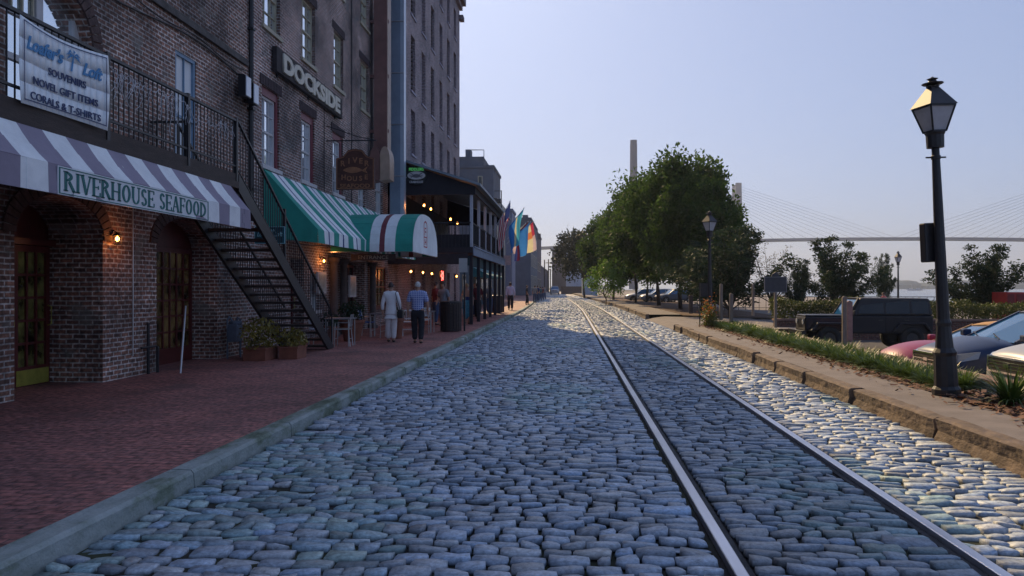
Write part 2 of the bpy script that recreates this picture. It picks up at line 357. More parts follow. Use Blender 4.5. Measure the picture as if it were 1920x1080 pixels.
def cobbles(strips, y0, y1, nx, ny, rowd=.135):
    # every stone: x0,x1,y0,y1 ; nx*ny grid domed with dropped rim
    S = []
    for (xa, xb) in strips:
        y = y0
        while y < y1:
            d = rowd * rng.uniform(.72, 1.25); x = xa; row = []
            while x < xb - .02:
                wd = rng.uniform(.13, .29)
                if xb - (x + wd) < .13: wd = xb - x
                row.append((x, min(x + wd, xb), y, y + d)); x += wd
            S += row; y += d
    S = np.array(S); n = len(S)
    gx = np.linspace(0, 1, nx); gy = np.linspace(0, 1, ny)
    if nx >= 5: gx = np.array([0, .022, .35, .65, .978, 1]) if nx == 6 else np.array([0, .03, .5, .97, 1])
    if ny >= 4: gy = np.array([0, .045, .5, .955, 1]) if ny == 5 else np.array([0, .06, .94, 1])
    if ny == 3: gy = np.array([0, .5, 1.])
    U, Vv = np.meshgrid(gx, gy); U = U.ravel(); Vv = Vv.ravel(); k = len(U)
    gap = rng.uniform(.001, .007, n); gy_ = rng.uniform(.003, .013, n)
    big = rng.random(n) < .03; gap[big] += .02
    x0 = S[:, 0] + gap; x1 = S[:, 1] - gap; ya = S[:, 2] + gy_; yb = S[:, 3] - gy_
    ca = rng.normal(0, .007, (n, 4)); cb = rng.normal(0, .010, (n, 4))
    sx = (x0[:, None] + (x1 - x0)[:, None] * U) ; sy = ya[:, None] + (yb - ya)[:, None] * Vv
    # skewed corners
    bl = np.stack([(1-U)*(1-Vv), U*(1-Vv), U*Vv, (1-U)*Vv])
    sx += ca @ bl; sy += cb @ bl
    # rounded outline: pull corners inwards
    cu = np.abs(U * 2 - 1); cv = np.abs(Vv * 2 - 1)
    rr = (cu ** 4 * cv ** 4)
    sy += -np.sign(Vv - .5) * rr * .014; sx += -np.sign(U - .5) * rr * .014
    sy += rng.normal(0, .0035, sy.shape); sx += rng.normal(0, .0025, sx.shape)
    # rows waver
    sy += .022 * np.sin(sx * 1.7 + S[:, 2:3] * .9) + .010 * np.sin(sx * 4.1 + S[:, 2:3] * 2.3)
    edge = np.maximum(cu ** 6, cv ** 5)
    tilt = rng.normal(0, .024, (n, 2))
    hz = rng.normal(0, .0055, n)[:, None] + .003 * (1 - cu**2) * (1 - cv**2) + tilt[:, :1] * (U - .5) * .5 + tilt[:, 1:] * (Vv - .5) * .4
    hz += rng.normal(0, .0022, hz.shape)
    hz[rng.random(n) < .012] -= .026
    outer = (cu > .999) | (cv > .999)
    z = np.where(outer[None, :], -.034 + 0 * hz, hz - .001 * edge)
    # low undulation of the whole street
    z = z + .012 * np.sin(sx * 1.1 + 1) * np.sin(sy * .35)
    sx = sx + bend(sy)
    V = np.stack([sx, sy, z], -1).reshape(-1, 3)
    ix = np.arange(nx * ny).reshape(ny, nx)
    fq = np.stack([ix[:-1, :-1], ix[:-1, 1:], ix[1:, 1:], ix[1:, :-1]], -1).reshape(-1, 4)
    Fq = (fq[None] + (np.arange(n) * k)[:, None, None]).reshape(-1, 4)
    br = rng.uniform(.34, .54, n); hue = rng.normal(0, 1, n)
    col = np.stack([br * (.84 + .05 * hue), br * (.98 + .01 * hue), br * (1.16 - .05 * hue), np.ones(n)], -1)
    dk = rng.random(n) < .06; col[dk, :3] *= .6
    # patches of moss-green and of darker stone
    px = S[:, 0]; py = S[:, 2]
    moss = (np.sin(px * 1.3 + 2) * np.sin(py * .55 + 1) > .55) | ((px < -1.2) & (py < 9) & (np.sin(px * 2.7 + py) > .1))
    mw = rng.uniform(0, 1, n) * moss; col[:, 0] *= 1 - .2 * mw; col[:, 2] *= 1 - .14 * mw
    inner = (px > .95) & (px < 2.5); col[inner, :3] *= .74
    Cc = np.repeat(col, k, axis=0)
    Cc[np.tile(outer, n), :3] *= .10        # soil packed in the joints
    return V, Fq, Cc
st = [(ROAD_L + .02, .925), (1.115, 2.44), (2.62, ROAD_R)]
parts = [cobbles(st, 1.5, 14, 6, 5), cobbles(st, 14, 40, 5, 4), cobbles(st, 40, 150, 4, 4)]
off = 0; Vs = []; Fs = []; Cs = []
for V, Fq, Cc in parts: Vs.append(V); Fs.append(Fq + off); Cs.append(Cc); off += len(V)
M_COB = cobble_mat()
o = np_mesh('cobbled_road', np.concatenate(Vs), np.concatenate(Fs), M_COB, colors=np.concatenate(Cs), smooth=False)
props(o, kind='structure')
M_ROADFAR = mat('far_cobbles', (.24, .22, .20), .55, .3, 3, bump=.8, bscale=14, stretch=(1, 2, 1))
g = MB(); strip(g, [(ROAD_L + .02, -.005), (ROAD_R, -.005)], [150, 165, 200, 250, 320, 420]); props(g.build('far_road', M_ROADFAR), kind='structure')
g = MB(); g.box(ROAD_L, ROAD_R, -14, 1.5, -.03, -.004); props(g.build('near_road', M_ROADFAR), kind='structure')
# rails
M_MORT = mat('rail_bed_concrete', (.05, .05, .055), .9, .4, 6, bump=.5)
for nm, xc, gx0, gx1 in (('rail', 1.01, 1.055, 1.11), ('rail', 2.545, 2.45, 2.50)):
    g = MB(); strip(g, [(xc - .042, -.03), (xc - .040, .016), (xc - .034, .020), (xc + .034, .020), (xc + .040, .016), (xc + .042, -.03)], y_end=320)
    props(g.build(nm, M_STEEL), kind='structure')
    g = MB(); strip(g, [(gx0, -.022), (gx1, -.022)], y_end=320); props(g.build('rail_bed', M_MORT), kind='structure')
# left kerb (mossy concrete) and pavement
def kerb_mat():
    m, nt, b, L = node_mat('mossy_kerb'); N = nt.nodes
    tc = N.new('ShaderNodeTexCoord'); mp = N.new('ShaderNodeMapping'); L.new(tc.outputs['Object'], mp.inputs[0]); mp.inputs['Scale'].default_value = (1, .45, 1)
    nz = N.new('ShaderNodeTexNoise'); nz.inputs['Scale'].default_value = 2.6; nz.inputs['Detail'].default_value = 9; nz.inputs['Roughness'].default_value = .7; L.new(mp.outputs[0], nz.inputs['Vector'])
    cr = N.new('ShaderNodeValToRGB'); L.new(nz.outputs[0], cr.inputs[0]); e = cr.color_ramp.elements
    e[0].position = .34; e[0].color = (.06, .09, .045, 1); e[1].position = .66; e[1].color = (.37, .41, .40, 1)
    x = e.new(.46); x.color = (.18, .22, .17, 1); x = e.new(.53); x.color = (.27, .31, .29, 1)
    L.new(cr.outputs[0], b.inputs['Base Color']); b.inputs['Roughness'].default_value = .8
    n2 = N.new('ShaderNodeTexNoise'); n2.inputs['Scale'].default_value = 28; n2.inputs['Detail'].default_value = 6; L.new(tc.outputs['Object'], n2.inputs['Vector'])
    bp = N.new('ShaderNodeBump'); bp.inputs['Strength'].default_value = .7; bp.inputs['Distance'].default_value = .015; L.new(n2.outputs[0], bp.inputs['Height']); L.new(bp.outputs[0], b.inputs['Normal'])
    return m
M_MOSS = kerb_mat()
PZ = .13
g = MB(); y = -12.
while y < 330:
    ln = random.choice([2.4, 3.0, 3.4]) if y < 80 else 12
    a, b_ = float(bend(y)), float(bend(y + ln)); t = random.uniform(-.008, .008); q = .012
    prof = [(-3.19 + t, -.05), (-3.20 + t, PZ - .025), (-3.225 + t, PZ + .004), (-3.40, PZ + .008), (-3.41, -.05)]
    vs = [(x + a, y + q, z) for x, z in prof] + [(x + b_, y + ln - q, z) for x, z in prof]
    n = len(prof); g.add(vs, [tuple(range(n))[::-1], tuple(range(n, 2*n))] + [(i, (i+1) % n, n + (i+1) % n, n + i) for i in range(n)])
    y += ln
props(g.build('kerb', M_MOSS), kind='structure')
# worn gutter slabs along the kerb
g = MB(); strip(g, [(-3.41, PZ), (-12.5, PZ + .02)], [y for y in YS if y <= 60]); strip(g, [(-3.41, PZ), (-18.5, PZ + .02)], [60] + [y for y in YS if y > 60])
props(g.build('pavement', M_PAVE), kind='structure')
# right kerb of long granite blocks, path, mulch bed
KZ = .235
def kerb_r(ya, yb, near_gap=False):
    g = MB(); y = ya
    while y < yb - .3:
        ln = min(random.choice([1.9, 2.2, 1.7]) if y > 14 else random.choice([2.35, 2.6]), yb - y)
        j = random.uniform(-.045, .045); dz = random.uniform(-.02, .012); jj = random.uniform(-.03, .03)
        N_ = 14; rows = []
        for i in range(N_ + 1):
            t = i / N_; yy = y + .045 + (ln - .09) * t; bb = float(bend(yy)) + j + (jj - j) * t
            r1, r2, r3 = (random.uniform(-.014, .014) for _ in range(3))
            rows.append([(4.06 + bb + r1, yy, -.04), (4.10 + bb + r2, yy, .09), (4.09 + bb + r3 * .6, yy, KZ - .02 + dz), (4.13 + bb + r2 * .5, yy, KZ + dz + r1 * .3),
                         (4.27 + bb, yy, KZ + .005 + dz + r3 * .3), (4.28 + bb, yy, -.04)])
        n = 6; vs = [p for r_ in rows for p in r_]
        fs = [(i*n+k, i*n+k+1, (i+1)*n+k+1, (i+1)*n+k) for i in range(N_) for k in range(n-1)] + [tuple(range(n)), tuple(N_*n + k for k in range(n))[::-1]]
        g.add(vs, fs); y += ln
    return g
props(kerb_r(2.0, 31.5).build('kerb', M_STONE), kind='structure')
props(kerb_r(43, 300).build('kerb', M_STONE), kind='structure')
g = MB(); strip(g, [(4.275, KZ - .012), (5.05, KZ - .01), (5.06, KZ - .05)], y_end=31.5)
strip(g, [(4.09, -.03), (4.5, .06), (5.05, .13), (9.5, .05)], [31.5, 35, 40, 43])
strip(g, [(4.275, KZ - .012), (6.0, KZ - .01), (6.01, KZ - .05)], [43, 50, 60, 78, 95, 120, 165, 250])
props(g.build('path', M_CONC), kind='structure')
g = MB(); ys = list(np.linspace(0, 31.4, 64)); vs = []
for yy in ys:
    for x in (5.0, 5.12, 5.35, 5.6, 5.85, 6.01): vs.append((x + random.uniform(-.03, .03) * (5.0 < x < 6), yy, KZ - .03 + .03 * (5.2 < x < 5.5) - .12 * (x > 5.8) - .03 * (x > 5.5) + random.uniform(-.02, .02)))
g.add(vs, [(i*6+k, i*6+k+1, (i+1)*6+k+1, (i+1)*6+k) for i in range(63) for k in range(5)])
props(g.build('planting_bed', M_SOIL), kind='structure')
# tree lawn / mulch ground under the far trees
g = MB(); g.add([(6.0, 43, .19), (12.5, 43, -.02), (12.5, 130, -.02), (3.2, 130, .19), (5.2, 78, .19)], [(0, 1, 2, 3, 4)])
props(g.build('tree_bed', M_SOIL), kind='structure')
# parking lot surface
g = MB(); g.box(6.2, 44, -10, 33, -.50, -.44); props(g.build('parking_lot', M_ASPH), kind='structure')
g = MB(); g.box(5.9, 43.9, 34.2, 300, -.4, -.02); props(g.build('promenade', M_CONC), kind='structure')
# mulch chips (uncountable)
n = 4200
P = np.stack([rng.uniform(4.98, 5.85, n) - np.where(rng.random(n) < .18, rng.uniform(0, .5, n), 0), 5 + 26 * rng.random(n) ** 1.3, np.full(n, KZ + .004) + rng.uniform(0, .02, n)], -1)
a = rng.uniform(0, PI, n); L_ = rng.uniform(.02, .055, n); W_ = L_ * rng.uniform(.3, .6, n)
dx = np.stack([np.cos(a), np.sin(a), rng.normal(0, .25, n)], -1) * L_[:, None]; dy = np.stack([-np.sin(a), np.cos(a), rng.normal(0, .3, n)], -1) * W_[:, None]
V = np.stack([P - dx - dy, P + dx - dy, P + dx + dy, P - dx + dy], 1).reshape(-1, 3)
props(np_mesh('mulch_chips', V, np.arange(n * 4).reshape(-1, 4), M_CHIP, smooth=False), 'reddish mulch chips and fallen leaves along the path edge', 'mulch', kind='stuff')
# brick retaining wall between bed and lot
FX = 6.05
t = thing('retaining_wall', (FX, 8, -.45), 'low brick retaining wall with flat coping between grass border and parking lot', 'wall')
g = MB(); g.box(FX, FX + .22, -2, 31.6, -.46, .30); g.build('wall_face', M_PLANT, t)
g = MB(); y = -2
while y < 31.5: g.box(FX - .05, FX + .30, y + .006, min(y + .9, 31.6) - .006, .302, .36); y += .9
g.build('coping', mat('coping_stone', (.24, .15, .12), .85, .2, 4, bump=.3), t)

# ------------------------------------------------------------------ left buildings
WX = -7.6
def wall_x(mb, X, y0, y1, z0, z1, holes, depth=.18):
    ys = sorted({y0, y1, *[h[0] for h in holes], *[h[1] for h in holes]}); zs = sorted({z0, z1, *[h[2] for h in holes], *[h[3] for h in holes]})
    ys = [v for v in ys if y0 <= v <= y1]; zs = [v for v in zs if z0 <= v <= z1]
    for a, b in zip(ys, ys[1:]):
        for c, d in zip(zs, zs[1:]):
            my, mz = (a + b) / 2, (c + d) / 2
            if any(h[0] < my < h[1] and h[2] < mz < h[3] for h in holes): continue
            mb.quad((X, a, c), (X, b, c), (X, b, d), (X, a, d))
    for h in holes:
        ya, yb, za, zb = h[:4]; D = h[4] if len(h) > 4 else depth; Xi = X - D
        mb.quad((X, ya, za), (X, ya, zb), (Xi, ya, zb), (Xi, ya, za)); mb.quad((X, yb, za), (Xi, yb, za), (Xi, yb, zb), (X, yb, zb))
        mb.quad((X, ya, zb), (X, yb, zb), (Xi, yb, zb), (Xi, ya, zb)); mb.quad((X, ya, za), (Xi, ya, za), (Xi, yb, za), (X, yb, za))
def wmesh(mb, name, m, parent):      # build without normal recalculation problems (open shells)
    return mb.build(name, m, parent)
def arch_fill(mb, X, ya, yb, zs, zt, D, n=14):     # spandrels that turn a square head into a segmental arch
    cy = (ya + yb) / 2; r = (yb - ya) / 2; rise = zt - zs - .02
    pts = [(cy - r * math.cos(PI * i / n), zs + rise * math.sin(PI * i / n)) for i in range(n + 1)]
    for (a, b) in zip(pts, pts[1:]):
        mb.quad((X, a[0], a[1]), (X, b[0], b[1]), (X, b[0], zt), (X, a[0], zt))
        mb.quad((X, a[0], a[1]), (X, b[0], b[1]), (X - D, b[0], b[1]), (X - D, a[0], a[1]))
def window(parent, X, ya, yb, za, zb, frame=M_WHITEP, trim=None, nx=3, nz=4, lab=None, D=.18, sill=True, header=0., name='window', glassm=M_GLASS, fw=.06):
    fr = MB(); Xi = X - D + .03
    def fbox(a, b, c, d, t=.06, x0=None): fr.box((x0 or Xi), (x0 or Xi) + t, a, b, c, d)
    if trim:        # wide painted casing flush with the wall
        fbox(ya, ya + .13, za, zb, .10); fbox(yb - .13, yb, za, zb, .10); fbox(ya + .13, yb - .13, zb - .2, zb, .10)
        a, b, c, d = ya + .13, yb - .13, za, zb - .2
    else: a, b, c, d = ya, yb, za, zb
    tr = fr if trim else None
    if trim:
        o = fr.build(name, [trim], parent); fr2 = MB()
    else: o = None; fr2 = fr
    mid = (c + d) / 2
    for (p, q, r_, s) in ((a, a + fw, c, d), (b - fw, b, c, d), (a + fw, b - fw, c, c + fw * 1.2), (a + fw, b - fw, d - fw, d), (a + fw, b - fw, mid - .025, mid + .025)):
        fr2.box(Xi, Xi + .055, p, q, r_, s)
    for i in range(1, nx):
        yy = a + (b - a) * i / nx; fr2.box(Xi + .006, Xi + .04, yy - .011, yy + .011, c + .05, d - .04)
    for j in range(1, nz):
        zz = c + (d - c) * j / nz
        if abs(zz - mid) > .05: fr2.box(Xi + .008, Xi + .038, a + .05, b - .05, zz - .011, zz + .011)
    if o is None: o = fr2.build(name, frame, parent)
    else: fr2.build('sash', frame, o)
    gl = MB(); gl.quad((Xi + .004, a, c), (Xi + .004, b, c), (Xi + .004, b, d), (Xi + .004, a, d)); gl.build('pane', glassm, o)
    if sill:
        s_ = MB(); s_.box(X - D + .02, X + .06, ya - .08, yb + .08, za - .10, za - .003); s_.build('sill', frame if trim is None else M_WHITEP, o)
    if lab: o['label'] = lab
    return o
def body(mb, X, y0, y1, z1, deep=14, z0=-.3):     # the other faces of a building
    mb.quad((X, y0, z0), (X, y0, z1), (X - deep, y0, z1), (X - deep, y0, z0)); mb.quad((X, y1, z0), (X - deep, y1, z0), (X - deep, y1, z1), (X, y1, z1))
    mb.quad((X - deep, y0, z0), (X - deep, y0, z1), (X - deep, y1, z1), (X - deep, y1, z0)); mb.quad((X, y0, z1), (X, y1, z1), (X - deep, y1, z1), (X - deep, y0, z1))

# --- building one: the seafood house with balcony (Y -6 .. 18.35)
def bx(p): return p
B1 = thing('brick_building', (WX, 6, PZ), 'dark brick restaurant front with arched ground doors, iron balcony and narrow upper windows', 'building')
m = MB()
DR = [(10.42, 12.5, PZ - .02, 3.1, .95), (14.2, 16.75, PZ - .02, 3.1, .62), (5.6, 7.6, PZ - .02, 3.1, .95), (0.6, 3.2, 0.9, 3.1, .3)]
UP = [(10.25, 12.2, 3.75, 6.3, .30), (14.9, 15.75, 3.8, 6.3, .28), (5.2, 6.3, 3.8, 6.3, .25), (9.0, 10.1, 8.6, 10.6), (13.5, 14.6, 8.6, 10.6), (5.0, 6.1, 8.6, 10.6), (9.0, 10.1, 12, 14), (13.5, 14.6, 12, 14)]
wall_x(m, WX, -6, 18.35, -.1, 21.5, DR + UP)
body(m, WX, -6, 18.35, 21.5)
arch_fill(m, WX + .002, 10.42, 12.5, 2.45, 3.1, .9); arch_fill(m, WX + .002, 14.2, 16.75, 2.5, 3.1, .6); arch_fill(m, WX + .002, 10.25, 12.2, 5.5, 6.3, .28)
m.build('wall', M_BR1, B1)
for (ya, yb, zs, zt) in ((10.25, 12.2, 5.5, 6.3), (10.42, 12.5, 2.45, 3.1), (14.2, 16.75, 2.5, 3.1)):
    cy = (ya + yb) / 2; r = (yb - ya) / 2; m = MB()
    for i in range(22):
        t0, t1 = PI * i / 22 + .012, PI * (i + 1) / 22 - .012
        q = [(cy - (r + k) * math.cos(t), zs + (zt - zs - .02 + k) * math.sin(t)) for k, t in ((.0, t0), (.26, t0), (.26, t1), (.0, t1))]
        m.prism(q, 'x', WX - .02, WX + .035)
    m.build('arch_ring', mat('arch_brick', (.09, .055, .05), .9, .4, 8, bump=.6), B1)
m = MB(); m.box(WX, WX + .07, -6, 18.3, 6.9, 7.0); m.box(WX, WX + .045, -6, 18.3, 7.0, 7.06)
m.build('string_course', mat('course_stone', (.10, .09, .085), .85, .4, 4, bump=.4), B1)
M_LIT1 = mat('warm_interior', (.03, .028, .012), .2, .6, 2.2, emit=(.42, .40, .10), es=.010)
M_LIT2 = mat('dim_interior', (.03, .022, .012), .2, .6, 1.6, emit=(.38, .26, .08), es=.018)
for _m in (M_LIT1, M_LIT2):
    _r = [n for n in _m.node_tree.nodes if n.type == 'VALTORGB'][0]; _b = _m.node_tree.nodes['Principled BSDF']
    _m.node_tree.links.new(_r.outputs[0], _b.inputs['Emission Color']); _b.inputs['Emission Strength'].default_value = .02 if _m == M_LIT1 else .05
    _r.color_ramp.elements[0].color = (.0, .0, .0, 1); _r.color_ramp.elements[0].position = .38; _r.color_ramp.elements[1].color = (.13, .13, .045, 1) if _m == M_LIT1 else (.12, .085, .04, 1); _r.color_ramp.elements[1].position = .64
M_BRASS = mat('brass_plate', (.42, .40, .08), .35, .25, 6, metal=.4)
def glazed_door(parent, X, ya, yb, z0, z1, cols, rows, mw, mp, lab=None, kick=True, handle=True):
    d = MB(); st_ = .09
    d.box(X, X + .06, ya, ya + st_, z0, z1); d.box(X, X + .06, yb - st_, yb, z0, z1); d.box(X, X + .06, ya + st_, yb - st_, z1 - .1, z1); d.box(X, X + .06, ya + st_, yb - st_, z0, z0 + .32)
    for i in range(1, cols): y = ya + st_ + (yb - ya - 2 * st_) * i / cols; d.box(X + .008, X + .05, y - .022, y + .022, z0 + .32, z1 - .1)
    for j in range(1, rows): z = z0 + .32 + (z1 - z0 - .42) * j / rows; d.box(X + .012, X + .046, ya + st_, yb - st_, z - .02, z + .02)
    o = d.build('door', mw, parent)
    p = MB(); p.quad((X + .02, ya + st_, z0 + .3), (X + .02, yb - st_, z0 + .3), (X + .02, yb - st_, z1 - .08), (X + .02, ya + st_, z1 - .08)); p.build('pane', mp, o)
    if kick: k = MB(); k.box(X + .062, X + .07, ya + .04, yb - .04, z0 + .03, z0 + .27); k.build('kick_plate', M_BRASS, o)
    if handle: k = MB(); k.tube([(X + .06, yb - .045, z0 + .95), (X + .12, yb - .045, z0 + .97), (X + .12, yb - .045, z0 + 1.25), (X + .06, yb - .045, z0 + 1.27)], .012, 6); k.build('handle', M_BRASS, o)
    if lab: o['label'] = lab
    return o
glazed_door(B1, WX - .94, 11.62, 12.46, PZ, 2.35, 3, 5, M_DKRED, M_LIT1, 'dark red glazed door with bright brass kick plate')
glazed_door(B1, WX - .94, 10.5, 11.58, PZ, 2.35, 3, 5, M_DKRED, M_DKGLASS)
m = MB(); m.box(WX - .95, WX - .93, 10.42, 12.5, 2.36, 3.1); m.box(WX - .93, WX - .80, 10.42, 12.5, 2.36, 2.46); m.build('transom', M_DKRED, B1)
glazed_door(B1, WX - .60, 14.28, 16.7, PZ, 2.5, 8, 6, M_DKRED, M_LIT2, 'wide glazed door of many small panes, warm light inside', kick=False, handle=False)
m = MB(); m.box(WX - .61, WX - .58, 14.2, 16.75, 2.51, 3.1); m.build('transom', M_DKRED, B1)
glazed_door(B1, WX - .94, 5.65, 7.55, PZ, 2.5, 6, 5, M_DKRED, M_DKGLASS, kick=False, handle=False)
m = MB(); m.box(WX - .96, WX - .92, 5.6, 7.6, 2.5, 3.1); m.build('transom', M_DKRED, B1)
window(B1, WX, .6, 3.2, .9, 3.1, M_DKRED, D=.3)
# white arched balcony doorway behind the banner
d = MB(); Xd = WX - .26
d.box(Xd, Xd + .07, 10.25, 12.2, 3.75, 4.15)
for a, b in ((10.25, 10.37), (11.15, 11.3), (12.05, 12.2)): d.box(Xd, Xd + .07, a, b, 4.15, 6.28)
for z in (4.9, 5.55): d.box(Xd, Xd + .065, 10.37, 12.05, z, z + .09)
o = d.build('balcony_door', M_WHITEP, B1); o['label'] = 'white arched double doorway with small panes'
p = MB(); p.quad((Xd + .02, 10.3, 4), (Xd + .02, 12.1, 4), (Xd + .02, 12.1, 6.3), (Xd + .02, 10.3, 6.3)); p.build('pane', M_GLASS, o)
d = MB()
for a, b in ((10.42, 11.1),):
    for i in range(4): d.box(Xd + .03, Xd + .06, a + (b - a) * i / 3 - .015, a + (b - a) * i / 3 + .015, 5.64, 6.28)
    d.box(Xd + .03, Xd + .06, a, b, 5.92, 5.95)
d.build('glazing_bar', M_CREAM, o)
window(B1, WX, 14.9, 15.75, 3.8, 6.3, mat('blue_frame', (.16, .26, .38), .5, .2, 4), None, 2, 2, 'tall narrow doorway with pale blue frame and pane painted bright white', D=.10, sill=False, fw=.07, glassm=mat('whitened_pane', (.75, .78, .80), .6, .08, 2))  # pane coloured white to stand in for glass bright with sky reflection
window(B1, WX, 5.2, 6.3, 3.8, 6.3, M_WHITEP, None, 2, 4, D=.24)
for h in UP[3:]: window(B1, WX, *h[:4], M_CREAM, None, 3, 4)
# balcony
BX = -6.0
bal = MB(); bal.box(WX + .01, BX + .02, -2, 14.0, 3.60, 3.74); 
for y in np.arange(-1.8, 14, 1.6): bal.box(WX, BX - .02, y, y + .1, 3.42, 3.6)
bal.box(BX - .06, BX + .05, -2, 14.0, 3.48, 3.598)
bo = bal.build('balcony', M_WOOD, B1)
rl = MB(); rz = 4.72
rl.box(BX - .02, BX + .03, -2, 14.0, rz - .04, rz); rl.box(BX - .015, BX + .02, -2, 14.0, 3.86, 3.89)
rl.build('handrail', M_IRON, bo)
bar = MB()
for y in np.arange(-1.9, 14.0, .125): bar.box(BX - .006, BX + .008, y, y + .014, 3.74, rz - .04)
bar.build('balusters', M_IRON, bo)
for y in (-1.95, 1.2, 4.2, 7.0, 9.95, 12.15, 13.97): q = MB(); q.box(BX - .035, BX + .035, y - .035, y + .035, 3.6, rz + .03); q.build('post', M_IRON, bo)
# railing from balcony end back to wall
rl = MB(); rl.box(WX, -6.9, 14.0 - .02, 14.02, rz - .04, rz)
for x in np.arange(WX + .1, -6.9, .13): rl.box(x, x + .014, 13.99, 14.004, 3.74, rz - .04)
rl.build('end_railing', M_IRON, bo)
# diagonal strut + pipes
m = MB(); m.tube([(WX + .07, 18.42, 21), (WX + .07, 18.42, 3.4)], .06, 8)
for z in np.arange(4, 21, 1.9): m.box(WX, WX + .15, 18.34, 18.5, z, z + .05)
m.build('downpipe', M_IRON, B1)
m = MB(); m.tube([(WX + .04, y, 6.6 + .12 * math.sin(y * .9) ) for y in np.linspace(9, 18.1, 24)] + [(WX + .05, 18.1, 6.0)], .018, 6)
m.tube([(WX + .04, y, 6.75 + .05 * math.sin(y * 2.1)) for y in np.linspace(11, 18.2, 20)], .012, 6)
m.build('cable', M_IRON, B1)
m = MB(); m.tube([(WX + .03, 13.35, 3.4), (WX + .03, 13.35, .5)], .012, 6); m.build('conduit', M_ALU, B1)
m = MB(); m.tube([(WX + .06, 13.8, 1.05), (WX + .06, 13.8, PZ)], .03, 6); m.tube([(WX + .07, 13.55, .62), (WX + .07, 14.05, .62)], .022, 6); m.tube([(WX + .1, 14.05, .62), (WX + .1, 14.05, PZ)], .03, 6)
m.build('standpipe', M_IRON, B1)

# --- building two: DOCKSIDE (Y 18.45 .. 35)
B2 = thing('brick_building', (WX, 26, PZ), 'four storey sooty brick building with maroon and cream sash windows behind green striped awning', 'building')
m = MB()
LOW = [(19.25, 20.45, 4.75, 6.72), (22.15, 23.35, 4.75, 6.72), (25.15, 26.35, 4.75, 6.72), (28.3, 29.3, 4.55, 5.35), (30.8, 32.1, 4.6, 6.55)]
HI = [(a, b, 8.25, 10.05) for a, b in ((19.3, 20.5), (22.2, 23.4), (25.3, 26.4), (28.6, 29.8), (31.4, 32.5))]
HI2 = [(a, b, 11.4, 13.3) for a, b, _, _ in HI]; HI3 = [(a, b, 14.6, 16.5) for a, b, _, _ in HI]; HI4 = [(a, b, 17.8, 19.5) for a, b, _, _ in HI]
GR = [(21.3, 22.4, PZ, 2.5, .4), (23.0, 23.8, 1.0, 2.1), (26.6, 29.2, PZ, 2.6, .5), (30.6, 33.0, .9, 2.5)]
wall_x(m, WX, 18.35, 35, -.1, 21.5, LOW + HI + HI2 + HI3 + HI4 + GR); body(m, WX, 18.35, 35, 21.5)
m.build('wall', M_BR2, B2)
for h in LOW[:3]: window(B2, WX, *h, M_WHITEP, M_MAROON, 3, 4)
window(B2, WX, *LOW[3], M_WHITEP, None, 2, 2); window(B2, WX, *LOW[4], M_WHITEP, None, 3, 4)
for h in HI + HI2 + HI3 + HI4: window(B2, WX, *h, M_CREAM, None, 3, 4)
M_LINTEL = mat('lintel_brick', (.06, .04, .045), .9, .4, 7, bump=.5)
for h in LOW + HI + HI2 + HI3:
    m = MB()
    for i in range(14):
        a = h[0] - .15 + (h[1] - h[0] + .3) * i / 14; m.box(WX - .01, WX + .025, a + .008, a + (h[1] - h[0] + .3) / 14 - .008, h[3] + .01, h[3] + .27)
    m.build('lintel', M_LINTEL, B2)
m = MB(); m.box(WX + .002, WX + .35, 18.5, 34.9, 21.3, 21.6); m.build('cornice', M_LINTEL, B2)
glazed_door(B2, WX - .36, 21.35, 22.35, PZ, 2.4, 2, 4, M_DKRED, M_DKGLASS)
glazed_door(B2, WX - .46, 26.65, 27.9, PZ, 2.5, 2, 4, M_DKRED, M_LIT2); glazed_door(B2, WX - .46, 27.92, 29.15, PZ, 2.5, 2, 4, M_DKRED, M_DKGLASS)
window(B2, WX, *GR[1], M_WHITEP, None, 2, 3); window(B2, WX, *GR[3], M_DKRED, None, 4, 3, glassm=M_LIT2)
for y in (24.8, 25.9, 29.8):
    m = MB(); m.lathe([(.2, 0), (.2, .12), (.13, .16), (.12, 2.3), (.19, 2.4), (.19, 2.5)], (WX + .16, y, PZ), 12)
    m.build('pilaster', mat('dull_stone', (.11, .09, .085), .9, .3, 5, bump=.4), B2)
m = MB(); m.tube([(WX + .04, 27.3, 12), (WX + .04, 27.3, 4.6)], .02, 6); m.tube([(WX + .03, 24.2, 8), (WX + .03, 24.2, 4.6)], .012, 6); m.build('conduit', M_IRON, B2)
# brown boxed duct with hooded outlets
t = thing('air_duct', (-7.1, 30.2, 6.2), 'tall brown boxed duct with curved hoods at its foot, clamped to the brick wall', 'duct')
M_DUCT = mat('brown_duct', (.20, .10, .085), .5, .25, 1.5, bump=.15); M_DUCTF = mat('tan_duct', (.40, .29, .22), .5, .2, 1.5)
m = MB(); m.box(-7.42, -6.92, 29.9, 30.55, 6.4, 21.8); m.build('shaft', M_DUCT, t)
m = MB(); m.box(-6.918, -6.90, 29.93, 30.52, 6.4, 21.8); m.build('front_panel', M_DUCTF, t)
for (x0, x1, zt, mm) in ((-7.5, -7.15, 7.0, M_DUCT), (-7.12, -6.78, 7.0, M_DUCTF)):
    m = MB(); pr = [(x0, 5.7), (x1 + .05, 5.75)] + [(x1 + .05 - (1 - math.cos(a)) * .0 - (x1 + .05 - x0) * (1 - math.cos(a)) / 2, zt - .5 + .5 * math.sin(a)) for a in np.linspace(0, PI, 10)]
    m.prism(pr, 'y', 29.55, 30.3); m.build('hood', mm, t)
for z in np.arange(7.6, 21, 2.1): m = MB(); m.box(WX - .01, -6.88, 30.0, 30.12, z, z + .12); m.build('bracket', M_DUCT, t)
t = thing('steel_flue', (-6.95, 32.3, 4.1), 'wide pale blue steel flue rising the full height of the brick front', 'duct')
